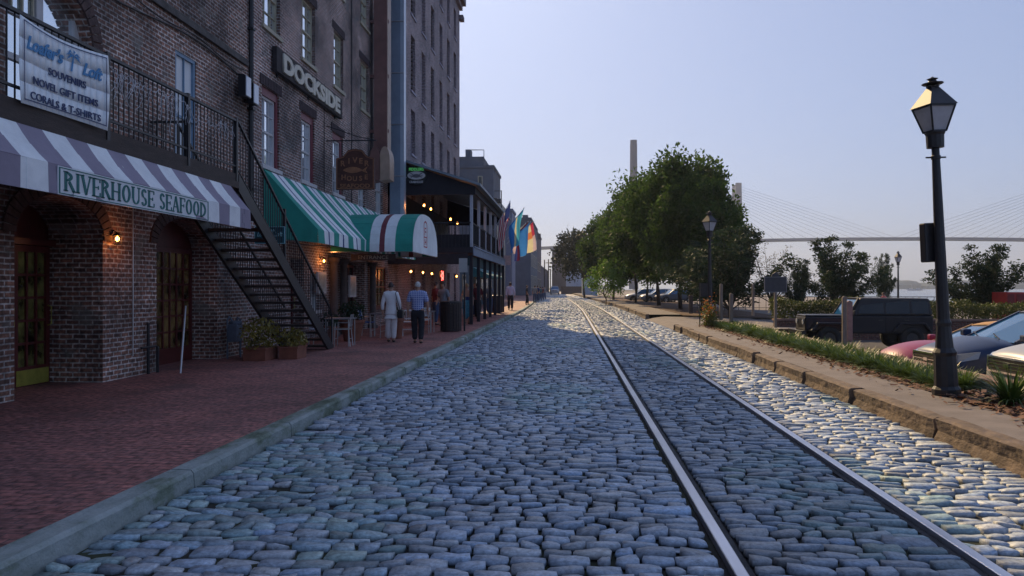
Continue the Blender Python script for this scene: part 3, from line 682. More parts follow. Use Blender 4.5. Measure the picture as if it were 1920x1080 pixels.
m = MB(); m.box(-7.28, -6.85, 32.0, 32.45, 4.0, 21.8); m.build('shaft', mat('blue_steel', (.24, .31, .40), .4, .2, .8, metal=.3), t)
m = MB(); m.box(-6.848, -6.70, 32.0, 32.40, 4.0, 21.8); m.build('front_panel', mat('pale_blue_steel', (.42, .50, .60), .35, .15, .8, metal=.3), t)
for z in np.arange(6.2, 21, 2.1):
    m = MB(); m.box(-7.4, -6.695, 31.97, 32.48, z, z + .03); m.box(WX, -7.3, 32.1, 32.3, z, z + .2); m.build('clamp', M_ALU, t)

# --- building three: tall grey brick warehouse (Y 35 .. 55)
B3 = thing('brick_building', (WX, 45, PZ), 'tall grey brick warehouse with rows of narrow shuttered windows rising beyond the pale flue', 'building')
m = MB(); H3 = []
ycols = [(37.9, 39.0), (40.7, 41.8), (43.5, 44.6), (46.4, 47.5), (49.3, 50.4), (52.2, 53.3)]
for a, b in ycols: H3 += [(a, b, 8.15, 10.3, .3), (a, b, 11.2, 13.9, .3), (a, b, 14.9, 17.3, .3), (a, b, 18.3, 20.2, .3), (a, b, 4.6, 6.8, .3), (a, b, PZ, 2.6, .3)]
wall_x(m, WX, 35, 55, -.1, 21.8, H3, .3); body(m, WX, 35, 55, 21.8); m.build('wall', M_BR3, B3)
M_BLUEF = mat('mauve_grey_trim', (.30, .28, .36), .6, .2, 2)  # even mauve-grey paint of the warehouse window frames
for i, h in enumerate(H3):
    o = window(B3, WX, *h[:4], M_BLUEF, None, 2, 4, D=.28, glassm=M_DKGLASS)
    if i % 6 in (1, 2) and (i // 6) % 2 == 0:
        s_ = MB()
        for k in range(12): s_.box(WX - .2, WX - .12, h[0] + .05, h[1] - .05, h[2] + .05 + (h[3] - h[2]) * k / 12, h[2] + (h[3] - h[2]) * (k + .7) / 12)
        s_.build('shutter', M_WOOD, o)
m = MB(); m.box(WX + .002, WX + .42, 35, 55.3, 21.3, 21.9); m.box(WX + .002, WX + .2, 35, 55.15, 20.95, 21.297); m.box(WX + .002, WX + .3, 54.6, 55.3, 20.2, 20.5)
m.build('cornice', M_BR3, B3)

# ------------------------------------------------------------------ two-storey timber porch in front of the warehouse
PXo, PY0, PY1 = -4.0, 33.0, 49.5
PO = thing('porch', (-5.8, 41, PZ), 'two storey dark timber porch with white posts and balcony railing over the pavement', 'porch')
M_DKT = mat('porch_timber', (.022, .020, .026), .75, .3, 3, bump=.2)
M_PWH = mat('porch_white', (.42, .45, .52), .6, .1, 4)
M_LAV = mat('porch_fascia', (.20, .25, .34), .6, .2, 3)
m = MB(); m.prism([(WX + .01, 3.12), (PXo, 3.12), (PXo, 3.36), (WX + .01, 3.36)], 'y', PY0, PY1); m.build('deck', M_DKT, PO)
m = MB(); m.box(PXo + .002, PXo + .05, PY0, PY1, 3.02, 3.38); m.box(PXo + .052, PXo + .09, PY0, PY1, 3.34, 3.40); m.build('fascia', M_LAV, PO)
m = MB(); m.add([(WX + .01, PY0 - .3, 7.25), (PXo + .35, PY0 - .3, 5.98), (PXo + .35, PY1 + .3, 5.98), (WX + .01, PY1 + .3, 7.25), (WX + .01, PY0 - .3, 7.15), (PXo + .35, PY0 - .3, 5.88), (PXo + .35, PY1 + .3, 5.88), (WX + .01, PY1 + .3, 7.15)],
          [(0, 1, 2, 3), (4, 7, 6, 5), (0, 4, 5, 1), (1, 5, 6, 2), (2, 6, 7, 3), (3, 7, 4, 0)])
m.build('roof', mat('roof_metal', (.20, .25, .30), .45, .2, 1), PO)
m = MB(); m.prism([(WX + .01, 7.13), (PXo + .1, 5.9), (PXo + .1, 5.55), (WX + .01, 5.55)], 'y', PY0, PY0 + .08)
m.prism([(WX + .01, 7.13), (PXo + .1, 5.9), (PXo + .1, 5.55), (WX + .01, 5.55)], 'y', PY1 - .08, PY1)
m.box(PXo + .02, PXo + .1, PY0 + .08, PY1 - .08, 5.6, 5.9); m.build('gable_board', M_DKT, PO)
m = MB(); m.box(WX + .02, PXo - .1, PY0 + .12, PY0 + .16, 3.36, 3.9); m.build('end_board', M_DKT, PO)
for i, y in enumerate(np.linspace(PY0 + .15, PY1 - .2, 7)):
    m = MB(); m.box(PXo - .14, PXo - .02, y - .07, y + .07, 3.38, 5.6); m.build('post', M_PWH, PO)
    m = MB(); m.box(PXo - .16, PXo - .02, y - .08, y + .08, PZ, 3.02); m.build('lower_post', M_DKT, PO)
m = MB(); m.box(PXo - .1, PXo - .04, PY0 + .2, PY1 - .2, 4.36, 4.42); m.box(PXo - .09, PXo - .05, PY0 + .2, PY1 - .2, 3.5, 3.54)
m.box(WX + .1, PXo - .1, PY0 + .02, PY0 + .08, 4.36, 4.42)
for y in np.arange(PY0 + .3, PY1 - .2, .15): m.box(PXo - .08, PXo - .06, y, y + .02, 3.54, 4.36)
for x in np.arange(WX + .3, PXo - .1, .15): m.box(x, x + .02, PY0 + .04, PY0 + .06, 3.36, 4.36)
m.build('railing', M_IRON, PO)
m = MB(); m.box(WX + .02, WX + .06, PY0, PY1, 3.4, 5.9); m.build('shopfront', M_DKT, PO)
m = MB(); m.box(PXo - .25, PXo - .15, PY0, PY1, 2.6, 3.0); m.build('valance', mat('dark_teal_valance', (.02, .05, .06), .8, .3, 3), PO)
m = MB(); m.box(WX + .02, PXo - .2, PY0 - .02, PY0 + .02, 2.65, 3.1); m.build('beam', M_DKT, PO)
# oval crab sign: green and white lettering around a pale crab, on the gable board
t = thing('oval_sign', (xy(781, 32.95), 32.9, zy(781, 329, 32.9)), 'oval sign with pale crab between green and white lettering on the porch gable', 'sign')
cxs = t.location.x; czs = t.location.z; yS = 32.88
M_SGN = mat('sign_green', (.08, .30, .10), .5, .1, 5, emit=(.1, .5, .15), es=.15); M_SWH = mat('sign_white', (.55, .56, .58), .5, .1, 5)
m = MB(); n = 24; pts = [(cxs + .44 * math.cos(2*PI*i/n), czs + .40 * math.sin(2*PI*i/n)) for i in range(n)]; m.prism(pts, 'y', yS + .04, yS + .1); m.build('board', mat('sign_board', (.015, .018, .018), .6, .1, 5), t)
m = MB(); pts = [(cxs + .38 * math.cos(2*PI*i/n), czs - .0 + .17 * math.sin(2*PI*i/n)) for i in range(n)]; m.prism(pts, 'y', yS + .015, yS + .038)
m.build('plaque', M_SWH, t)
m = MB(); pts = [(cxs + .17 * math.cos(2*PI*i/n), czs - .02 + .075 * math.sin(2*PI*i/n)) for i in range(n)]; m.prism(pts, 'y', yS + .004, yS + .014)
for s_ in (-1, 1):
    for k in range(3): m.bar((cxs + s_ * .14, yS + .01, czs - .03), (cxs + s_ * (.24 + .02 * k), yS + .01, czs - .11 + .06 * k), .018, .018)
    m.bar((cxs + s_ * .13, yS + .01, czs + .03), (cxs + s_ * .25, yS + .01, czs + .10), .03, .03)
m.build('crab', mat('crab_grey', (.12, .12, .14), .6, .2, 5), t)
text("FIDDLERS", .17, (cxs, yS + .02, czs + .26), '-y', M_SGN, t, bold=.004, width=.62); text("CRABHOUSE", .13, (cxs, yS + .02, czs - .27), '-y', M_SWH, t, bold=.003, width=.58)

# ------------------------------------------------------------------ awnings
def striped(name, colA, colB, colC=None):
    return [mat(name + '_a', colA, .85, .16, 1.6, bump=.5, bscale=2.6), mat(name + '_b', colB, .85, .13, 1.6, bump=.5, bscale=2.6)] + ([mat(name + '_c', colC, .85, .1, 2)] if colC else [])
def awning(t, bands, X0, z0, X1, z1, zv, mats, y_end_close=True):
    for part, prof in (('canopy', ((X0, z0), (X1, z1))), ('valance', ((X1, z1), (X1 + .01, zv)))):
        m = MB()
        for (a, b, k) in bands:
            m.m = k; N_ = 5
            for i in range(N_):
                ya, yb = a + (b - a) * i / N_, a + (b - a) * (i + 1) / N_
                rows = []
                for s_ in range(5):
                    f = s_ / 4; x = prof[0][0] + (prof[1][0] - prof[0][0]) * f; z = prof[0][1] + (prof[1][1] - prof[0][1]) * f
                    sag = -.03 * math.sin(PI * f) if part == 'canopy' else 0
                    def wob(y): return (.015 * math.sin(y * 2.3) * f if part == 'valance' else .012 * math.sin(PI * f) * math.cos(y * 4.2))
                    rows.append(((x + wob(ya) * (part == 'valance'), ya, z + sag + wob(ya) * (part != 'valance')), (x + wob(yb) * (part == 'valance'), yb, z + sag + wob(yb) * (part != 'valance'))))
                for r0, r1 in zip(rows, rows[1:]): m.quad(r0[0], r0[1], r1[1], r1[0])
        o = m.build(part, mats, t)
        sd_ = o.modifiers.new('cloth', 'SOLIDIFY'); sd_.thickness = .006; sd_.offset = -1
    for y in (bands[0][0], bands[-1][1]):
        m = MB(); m.add([(X0, y, z0), (X1, y, z1), (X1, y, zv), (X0, y, zv + .15)], [(0, 1, 2, 3)]); m.build('side_panel', mats[bands[-1][2]], t)
t = thing('awning', (BX, 10, 3.5), 'white and dusty purple striped awning lettered for a seafood restaurant, hung below the balcony', 'awning')
A1 = striped('purple_awning', (.84, .86, .88), (.30, .26, .33))
bands = []; y = 13.65; k = 1
while y > -1: bands.append((y - .42, y, k)); y -= .42; k = 1 - k
bands = bands[::-1]
awning(t, bands, BX + .02, 3.52, -5.6, 3.04, 2.72, A1)
m = MB(); 
for y in (-.5, 3, 6.5, 10, 13.6): m.tube([(BX - .1, y, 2.8), (-5.64, y, 2.74)], .014, 6); m.tube([(BX, y, 3.48), (-5.62, y, 3.03)], .014, 6)
m.tube([(-5.63, -1, 2.735), (-5.63, 13.62, 2.735)], .014, 6); m.build('frame', M_ALU, t)
# lettering panel, serif letters built from strokes
def serif_text(s, parent, X, ya, yb, z0, z1, m_):
    G = {  # strokes (x0,y0,x1,y1,w) in a unit box, widths in units of cap height ; thick .15 thin .07
     'R': (.72, [('v', .14), ('bowl', .14, .5, 1.0, .42), (.34, .5, .66, 0, .14)], [(.14, 0), (.14, 1), (.66, 0)]),
     'I': (.36, [('v', .18)], [(.18, 0), (.18, 1)]),
     'V': (.74, [(.1, 1, .37, 0, .15), (.64, 1, .37, 0, .07)], [(.1, 1), (.64, 1)]),
     'E': (.62, [('v', .14), (.14, .97, .56, .97, .06), (.14, .5, .45, .5, .06), (.14, .03, .58, .03, .06), (.56, .97, .56, .78, .06), (.58, .03, .58, .24, .06), (.45, .6, .45, .4, .05)], [(.14, 0), (.14, 1)]),
     'H': (.80, [('v', .15), ('v', .65), (.15, .5, .65, .5, .07)], [(.15, 0), (.15, 1), (.65, 0), (.65, 1)]),
     'O': (.80, [('o', .4, .5, .33, .5)], []),
     'U': (.76, [(.14, 1, .14, .3, .15), (.62, 1, .62, .3, .07), ('u', .38, .3, .24, .3)], [(.14, 1), (.62, 1)]),
     'S': (.60, [('s',)], []),
     'A': (.76, [(.38, 1, .12, 0, .07), (.38, 1, .66, 0, .15), (.22, .33, .56, .33, .06)], [(.12, 0), (.66, 0)]),
     'F': (.60, [('v', .14), (.14, .97, .56, .97, .06), (.14, .5, .45, .5, .06), (.56, .97, .56, .76, .06), (.45, .6, .45, .4, .05)], [(.14, 0), (.14, 1)]),
     'D': (.78, [('v', .14), ('bowl', .14, 0., 1.0, .56)], [(.14, 0), (.14, 1)]),
     ' ': (.42, [], [])}
    total = sum(G[c][0] for c in s); H = z1 - z0; kx = (yb - ya) / total; mb = MB(); cur = ya
    def seg(x0, y0, x1, y1, wd):
        a = Vector((cur + x0 * kx, z0 + y0 * H)); b = Vector((cur + x1 * kx, z0 + y1 * H)); d = b - a
        if d.length < 1e-6: return
        nrm = Vector((-d.y, d.x)).normalized() * wd * H / 2
        if abs(d.y) > abs(d.x): nrm *= kx / H * 1.0
        mb.prism([tuple(a + nrm), tuple(b + nrm), tuple(b - nrm), tuple(a - nrm)], 'x', X, X + .006)
    def arc(cx, cy, rx, ry, t0, t1, wa, wb, n=14):
        for i in range(n):
            ta, tb = t0 + (t1 - t0) * i / n, t0 + (t1 - t0) * (i + 1) / n
            def pt(t, o): 
                wv = wa * abs(math.cos(t)) + wb * abs(math.sin(t))
                return (cur + (cx + (rx - (o * wv)) * math.cos(t)) * kx, z0 + (cy + (ry - (o * wv)) * math.sin(t)) * H)
            mb.prism([pt(ta, 0), pt(tb, 0), pt(tb, 1), pt(ta, 1)], 'x', X, X + .006)
    for c in s:
        wdt, strokes, serifs = G[c]
        for q in strokes:
            if q[0] == 'v': seg(q[1], 0, q[1], 1, .15)
            elif q[0] == 'o': arc(q[1], q[2], q[3], q[4], 0, 2*PI, .15, .06, 22)
            elif q[0] == 'bowl': _, x, a, b, r = q; arc(x, (a + b) / 2, r, (b - a) / 2, -PI/2, PI/2, .15, .06)
            elif q[0] == 'u': arc(q[1], q[2], q[3] + .035, q[4], PI, 2*PI, .10, .06)
            elif q[0] == 's': arc(.3, .74, .22, .26, .35, PI * 1.5, .12, .07); arc(.3, .26, .24, .26, -PI * .9, PI * .5, .12, .07)
            else: seg(*q)
        for x, y in serifs: seg(x - .13, y * .94 + .03, x + .13, y * .94 + .03, .06)
        cur += wdt * kx
    return mb.build('lettering', m_, parent)
m = MB(); m.box(-5.584, -5.574, 8.33, 11.98, 2.715, 3.03); m.build('sign_panel', mat('panel_white', (.72, .74, .76), .8, .05, 2), t)
M_TEAL = mat('teal_lettering', (.03, .16, .15), .7, .1, 5)
serif_text("RIVERHOUSE SEAFOOD", t, -5.572, 8.42, 11.9, 2.765, 2.985, M_TEAL)
m = MB()
for a, b, c, d in ((8.345, 11.965, 3.008, 3.018), (8.345, 11.965, 2.727, 2.737), (8.345, 8.365, 2.737, 3.008), (11.945, 11.965, 2.737, 3.008)): m.box(-5.573, -5.569, a, b, c, d)
m.build('panel_border', M_TEAL, t)
# green awning
t = thing('awning', (-6.9, 25, 3.8), 'green and white striped awning with thin dark lines on the brick front past the staircase', 'awning')
A2 = striped('green_awning', (.03, .30, .24), (.80, .84, .86), (.03, .06, .20))
bands = []; y = 19.3
while y < 31: bands += [(y, y + .5, 0), (y + .5, y + .85, 1), (y + .85, y + .95, 2), (y + .95, y + 1.35, 1)]; y += 1.35
bands.append((y, y + .4, 0))
awning(t, bands, WX + .03, 4.63, -6.2, 3.12, 2.79, A2)
m = MB()
for y in (19.4, 22, 24.5, 27, 29.5, 31.7): m.tube([(WX, y, 2.9), (-6.22, y, 2.82)], .014, 6); m.tube([(WX, y, 4.55), (-6.22, y, 3.08)], .014, 6)
m.build('frame', M_ALU, t)
# barrel entrance canopy
t = thing('entrance_canopy', (-5.6, 26.2, 2.8), 'barrel shaped green, white and maroon entrance canopy with red emblem on its white end', 'canopy')
cy, r, zb, zh = 26.25, 2.25, 2.78, 1.30
MC = [A2[0], A2[1], M_MAROON]
bx_ = [(-7.3, -6.09, 0), (-6.09, -5.79, 1), (-5.79, -5.63, 2), (-5.63, -5.3, 1), (-5.3, -4.76, 0)]
m = MB()
def arcp(a): c, s_ = math.cos(a), math.sin(a); return (cy - r * math.copysign(abs(c) ** .8, c), zb + zh * abs(s_) ** .8)
AR = [arcp(a) for a in np.linspace(0, PI, 29)]
for x0, x1, k in bx_:
    m.m = k
    for a, b in zip(AR, AR[1:]): m.quad((x0, a[0], a[1]), (x1, a[0], a[1]), (x1, b[0], b[1]), (x0, b[0], b[1]))
o = m.build('barrel', MC, t); sd_ = o.modifiers.new('cloth', 'SOLIDIFY'); sd_.thickness = .008
m = MB(); m.add([(-4.755, a[0], a[1]) for a in AR], [tuple(range(len(AR)))]); o = m.build('end_panel', A2[1], t); sd_ = o.modifiers.new('cloth', 'SOLIDIFY'); sd_.thickness = .01
m = MB(); m.tube([(-4.78, cy - r + .02, zb), (-4.78, cy + r - .02, zb)], .016, 6); m.tube([(-7.5, cy - r + .03, zb), (-4.78, cy - r + .03, zb)], .016, 6); m.tube([(-7.5, cy + r - .03, zb), (-4.78, cy + r - .03, zb)], .016, 6)
m.build('frame', M_ALU, t)
m = MB(); M_RED = mat('emblem_red', (.45, .05, .07), .6, .15, 6)
X = -4.745
for q in ((25.80, 25.86, 3.0, 3.72), (26.36, 26.42, 3.0, 3.72), (25.86, 26.36, 3.0, 3.04), (25.86, 26.36, 3.32, 3.36), (25.97, 26.03, 3.08, 3.28), (26.19, 26.25, 3.08, 3.28), (26.03, 26.19, 3.16, 3.20), (25.97, 26.03, 3.40, 3.66), (26.03, 26.22, 3.62, 3.66), (26.03, 26.22, 3.50, 3.54)): m.box(X, X + .004, *q)
for i in range(8):
    a0, a1 = PI * i / 8, PI * (i + 1) / 8; m.prism([(26.11 - .31 * math.cos(a0), 3.72 + .16 * math.sin(a0)), (26.11 - .31 * math.cos(a1), 3.72 + .16 * math.sin(a1)), (26.11 - .25 * math.cos(a1), 3.72 + .11 * math.sin(a1)), (26.11 - .25 * math.cos(a0), 3.72 + .11 * math.sin(a0))], 'x', X, X + .004)
m.build('emblem', M_RED, t)
t = thing('entrance_sign', (-6.1, 24.3, 2.65), 'small dark board lettered ENTRANCE under the barrel canopy', 'sign')
m = MB(); m.box(-6.75, -5.35, 24.3, 24.33, 2.52, 2.72); m.build('board', M_WOOD, t)
text('ENTRANCE', .16, (-6.05, 24.292, 2.62), '-y', mat('dull_cream', (.32, .28, .22), .7, .1, 5), t, width=.95)

# ------------------------------------------------------------------ signs
t = thing('banner', (BX, 9, 4.2), 'white banner with blue script and palm advertising souvenirs, tied to the balcony railing', 'sign')
M_BAN = mat('banner_white', (.86, .90, .92), .7, .04, 1.5, bump=.1, bscale=3); M_BLU = mat('banner_blue', (.08, .26, .50), .7, .15, 5); M_NAV = mat('banner_navy', (.05, .07, .16), .7, .1, 5)
m = MB(); n = 14
def ban(y, z): u = (y - 8.24) / 1.56; return (BX + .05 + .02 * math.sin(u * PI * 1.6 + z * .6) + .04 * u * u, y, z)
rows = []
for i in range(n + 1):
    u = i / n; y = 8.24 + 1.56 * u + .0
    zt = 4.66 - .05 * math.sin(PI * u); zb_ = 3.70 + .02 * math.sin(PI * u)
    rows.append([ban(y + .04 * math.sin(PI * v) * (u > .9) - .03 * math.sin(PI * v) * (u < .1), zb_ + (zt - zb_) * v) for v in (0, .25, .5, .75, 1)])
for a, b in zip(rows, rows[1:]):
    for k in range(4): m.quad(a[k], b[k], b[k+1], a[k+1])
o = m.build('cloth', M_BAN, t, smooth=True); sd_ = o.modifiers.new('cloth', 'SOLIDIFY'); sd_.thickness = .003
def conform(o, t):      # lay lettering onto the waving cloth
    for v in o.data.vertices:
        w_ = v.co + t.location; p = ban(w_.y, w_.z); v.co.x = p[0] - t.location.x + .014 + (w_.x - (BX + .06))
for s_, sz, y, z, mm, sh, wd, bo_ in (("Loafer's", .21, 8.66, 4.40, M_BLU, .35, .66, .006), ("Loft", .21, 9.50, 4.37, M_BLU, .35, .36, .006),
        ("SOUVENIRS", .12, 9.05, 4.175, M_NAV, 0, .66, .001), ("NOVEL GIFT ITEMS", .12, 9.02, 4.00, M_NAV, 0, 1.15, .001), ("CORALS & T-SHIRTS", .12, 9.02, 3.825, M_NAV, 0, 1.26, .001)):
    conform(text(s_, sz, (BX + .06, y, z), '+x', mm, t, bold=bo_, shear=sh, width=wd), t)
m = MB()      # palm tree between the words, border lines
m.prism([(9.11, 4.28), (9.14, 4.28), (9.17, 4.47), (9.15, 4.47)], 'x', BX + .06, BX + .063)
for a in (-20, 25, 75, 130, 170, 205):
    dx_, dz_ = math.cos(R(a)), math.sin(R(a)); c = (9.16, 4.47)
    m.prism([c, (c[0] + dx_ * .07 - dz_ * .02, c[1] + dz_ * .05 + .025), (c[0] + dx_ * .13, c[1] + dz_ * .08 - .03), (c[0] + dx_ * .06, c[1] + dz_ * .05 - .005)], 'x', BX + .06, BX + .063)
conform(m.build('palm_emblem', M_BLU, t), t)
m = MB()
for i in range(24):
    a, b = 8.28 + 1.48 * i / 24, 8.28 + 1.48 * (i + 1) / 24
    for z, s_ in ((4.615, -1), (3.745, 1)): za = z + s_ * .05 * math.sin(PI * (a - 8.24) / 1.56) * (1 if s_ < 0 else .4); zb2 = z + s_ * .05 * math.sin(PI * (b - 8.24) / 1.56) * (1 if s_ < 0 else .4); m.prism([(a, za), (b, zb2), (b, zb2 + .012), (a, za + .012)], 'x', BX + .06, BX + .063)
for i in range(16):
    a, b = 3.745 + .87 * i / 16, 3.745 + .87 * (i + 1) / 16
    m.prism([(8.28, a), (8.292, a), (8.292, b), (8.28, b)], 'x', BX + .06, BX + .063); m.prism([(9.75, a), (9.762, a), (9.762, b), (9.75, b)], 'x', BX + .06, BX + .063)
conform(m.build('border', M_NAV, t), t)
# DOCKSIDE board
t = thing('fascia_sign', (WX, 22.7, 7.4), 'long dark timber board with chunky cream letters DOCKSIDE between window rows', 'sign')
m = MB(); m.box(WX + .03, WX + .16, 19.85, 25.75, 7.22, 7.86)
m.build('board', mat('sign_timber', (.035, .028, .03), .8, .3, 2, bump=.3, stretch=(1, .3, 4)), t, bevel=.015)
m = MB(); 
for y in (20.2, 22.7, 25.3): m.box(WX - .01, WX + .03, y, y + .1, 7.15, 7.93)
m.build('bracket', M_IRON, t)
text('DOCKSIDE', .62, (WX + .185, 22.8, 7.54), '+x', mat('cream_letter', (.62, .58, .48), .6, .12, 4), t, bold=.032, ext=.022, width=5.1)
# hanging carved sign
t = thing('hanging_sign', (-6.7, 24.5, 5.4), 'brown carved sign with fish between arched lettering hanging from a scrolled bracket', 'sign')
M_CARV = mat('carved_brown', (.085, .032, .022), .7, .35, 3, bump=.3, stretch=(1, 1, 3)); M_GILD = mat('faded_gilt', (.30, .13, .06), .6, .3, 8)
x0, x1 = -7.28, -6.06; xc = (x0 + x1) / 2
pr = [(x0, 4.74), (x1, 4.74), (x1, 5.72), (x1 - .22, 5.78), (xc + .22, 5.98), (xc, 6.02), (xc - .22, 5.98), (x0 + .22, 5.78), (x0, 5.72)]
m = MB(); m.prism(pr, 'y', 24.46, 24.55); m.build('board', M_CARV, t, bevel=.012)
m = MB()
for a, b in zip(pr, pr[1:] + pr[:1]):
    ca = (xc + (a[0] - xc) * .95, 5.35 + (a[1] - 5.35) * .94); cb = (xc + (b[0] - xc) * .95, 5.35 + (b[1] - 5.35) * .94); m.bar((ca[0], 24.452, ca[1]), (cb[0], 24.452, cb[1]), .016, .02)
m.build('border', M_GILD, t)
for i, ch in enumerate('RIVER'):
    u = i / 4 * 2 - 1; text(ch, .24, (xc + u * .38, 24.448, 5.66 - .10 * u * u), '-y', M_GILD, t, bold=.006)
for i, ch in enumerate('HOUSE'):
    u = i / 4 * 2 - 1; text(ch, .21, (xc + u * .36, 24.448, 5.08 + .05 * u * u), '-y', M_GILD, t, bold=.006)
text('SEAFOOD', .17, (xc, 24.448, 4.86), '-y', M_GILD, t, bold=.004, width=.95)
m = MB(); n = 20
fish = [(xc - .38 + .62 * i / n, 5.35 + .10 * math.sin(PI * i / n) ** .8) for i in range(n + 1)] + [(xc + .40, 5.46), (xc + .34, 5.35), (xc + .40, 5.24)] + [(xc - .38 + .62 * i / n, 5.35 - .09 * math.sin(PI * i / n) ** .8) for i in range(n - 1, 0, -1)]
m.prism(fish, 'y', 24.44, 24.458); m.build('fish', M_GILD, t)
m = MB(); m.tube([(WX, 24.5, 6.28), (-6.0, 24.5, 6.28)], .02, 6); m.tube([(WX, 24.5, 6.75), (-7.2, 24.5, 6.62), (-6.6, 24.5, 6.4), (-6.1, 24.5, 6.30)], .014, 6)
for x in (-7.1, -6.25): m.tube([(x, 24.5, 6.28), (x, 24.5, 5.75)], .010, 6)
m.build('bracket', M_IRON, t)

# ------------------------------------------------------------------ outdoor staircase
t = thing('staircase', (-6.4, 16.8, PZ), 'black iron and timber staircase running down from the balcony to the pavement', 'staircase')
SY0, SZ0, SY1, SZ1 = 14.05, 3.70, 19.75, PZ + .02
xo, xi = BX, -7.15
for x in (xo, xi):
    m = MB(); m.prism([(SY0, SZ0), (SY1 - .1, SZ1), (SY1 + .12, SZ1), (SY1 + .12, SZ1 + .12), (SY0, SZ0 + .0 + .3)] if False else [(SY0, SZ0 - .26), (SY1 - .32, SZ1), (SY1 + .12, SZ1), (SY1 + .12, SZ1 + .06), (SY0, SZ0 + .05)], 'x', x - .03, x + .03); m.build('stringer', M_IRON, t)
nst = 19
M_TREAD = mat('worn_tread', (.05, .042, .042), .6, .4, 5, bump=.3, stretch=(1, 4, 4))
for i in range(nst):
    f = (i + .6) / nst; y = SY0 + (SY1 - SY0) * f; z = SZ0 + (SZ1 - SZ0) * f
    m = MB(); m.box(xi + .03, xo - .03, y - .16, y + .13, z - .035, z + .02); m.build('tread', M_TREAD, t)
m = MB()
for x in (xo, xi):
    m.bar((x, SY0, SZ0 + 1.02), (x, SY1 - .15, SZ1 + 1.05), .045, .04); m.bar((x, SY0, SZ0 + .14), (x, SY1 - .1, SZ1 + .16), .02, .02)
m.tube([(xo, SY1 - .15, SZ1 + 1.05), (xo, SY1 + .05, SZ1 + .85), (xo, SY1 + .05, SZ1)], .022, 6); m.build('handrail', M_IRON, t)
for x in (xo, xi):
    m = MB()
    for i in range(1, 46):
        f = i / 46; y = SY0 + (SY1 - SY0) * f; z = SZ0 + (SZ1 - SZ0) * f; m.box(x - .007, x + .007, y - .007, y + .007, z + .1, z + 1.04)
    m.build('balusters', M_IRON, t)
m = MB()
for x in (xo - .04, xi + .04):
    m.box(x - .04, x + .04, 14.05, 14.14, 3.3, 3.66)
m.box(xi, xo, 14.06, 14.12, 3.4, 3.55); m.build('post', M_IRON, t)
m = MB(); m.box(xo - .03, xo + .03, 16.4, 16.46, 2.3, 3.35); m.build('newel', M_IRON, t)
# small teal sign clamped to the staircase
t = thing('hanging_sign', (xy(507, 16.3), 16.3, 2.8), 'small teal board with pale script and palm hung on the staircase', 'sign')
a, b = xy(478, 16.3), xy(535, 16.3); za, zb_ = zy(507, 457, 16.3), zy(507, 425, 16.3)
m = MB(); m.box(a, b, 16.28, 16.32, za, zb_); m.build('board', mat('teal_board', (.02, .10, .13), .6, .15, 3), t)
M_PALE = mat('pale_teal', (.30, .62, .68), .6, .1, 5)
m = MB(); yy = 16.272
for q in ((a, b, zb_ - .012, zb_), (a, b, za, za + .012), (a, a + .012, za + .012, zb_ - .012), (b - .012, b, za + .012, zb_ - .012)): m.box(q[0], q[1], yy, yy + .006, q[2], q[3])
m.build('border', M_PALE, t)
cx_ = (a + b) / 2; cz_ = (za + zb_) / 2
text("Loafer's", .13, (a + .21, 16.27, cz_ + .02), '-y', M_PALE, t, shear=.3, width=.30, bold=.002); text("Loft", .13, (b - .14, 16.27, cz_ + .02), '-y', M_PALE, t, shear=.3, width=.17, bold=.002)
m = MB(); m.box(a + .16, b - .16, 16.268, 16.274, za + .055, za + .07); m.prism([(cx_ + .05, cz_ - .04), (cx_ + .065, cz_ - .04), (cx_ + .07, cz_ + .09), (cx_ + .055, cz_ + .09)], 'y', 16.268, 16.274)
for aa in (10, 60, 120, 170): m.bar((cx_ + .06, 16.27, cz_ + .09), (cx_ + .06 + .07 * math.cos(R(aa)), 16.27, cz_ + .08 + .05 * math.sin(R(aa))), .006, .018)
m.build('palm_emblem', M_PALE, t)
m = MB(); m.tube([(b, 16.3, zb_ - .05), (xo, 16.43, zb_ - .05)], .012, 6); m.tube([(b, 16.3, za + .05), (xo, 16.43, za + .05)], .012, 6); m.build('clamp', M_IRON, t)

# ------------------------------------------------------------------ wall lamps, flood lights, fairy lights
M_BULB = mat('warm_bulb', (.9, .6, .3), .4, .05, 2, emit=(1, .34, .06), es=9)
M_FLOOD = mat('flood_glass', (.72, .76, .82), .25, .05, 2)
def wall_lamp(x, y, z, label, power=6, size=1., grp='lit lamps on the shaded house fronts', lampon=True, hang=False):
    t = thing('wall_lamp', (x, y, z), label, 'lamp', grp)
    m = MB(); m.lathe([(.03, .10), (.07, .06), (.075, .05)], (x + .12, y, z), 8); m.lathe([(.05, -.10), (.06, -.085)], (x + .12, y, z), 8)
    for k in range(4): a = PI / 4 + k * PI / 2; m.bar((x + .12 + .058 * math.cos(a), y + .058 * math.sin(a), z - .09), (x + .12 + .066 * math.cos(a), y + .066 * math.sin(a), z + .06), .008, .008)
    if hang: m.tube([(x + .12, y, z + .1), (x + .12, y, z + .5)], .006, 5)
    else: m.tube([(x, y, z + .06), (x + .05, y, z + .14), (x + .12, y, z + .1)], .012, 6)
    m.build('lantern_frame', M_IRON, t)
    m = MB(); m.lathe([(.005, -.045 * size), (.03 * size, -.02 * size), (.034 * size, .01), (.005, .045 * size)], (x + .12, y, z), 8); m.build('bulb', M_BULB, t)
    if power: lamp_bulb('lamp_light', (x + .30, y, z), (1, .36, .10), power, .05, t)
    return t
wall_lamp(WX + .0, 12.72, 2.5, 'orange lit coach lamp on the brick pier between the two arched doors', 1.3)
wall_lamp(WX, 23.9, zx(703, 500, WX) , 'lit orange lamp on the wall under the entrance canopy', 3)
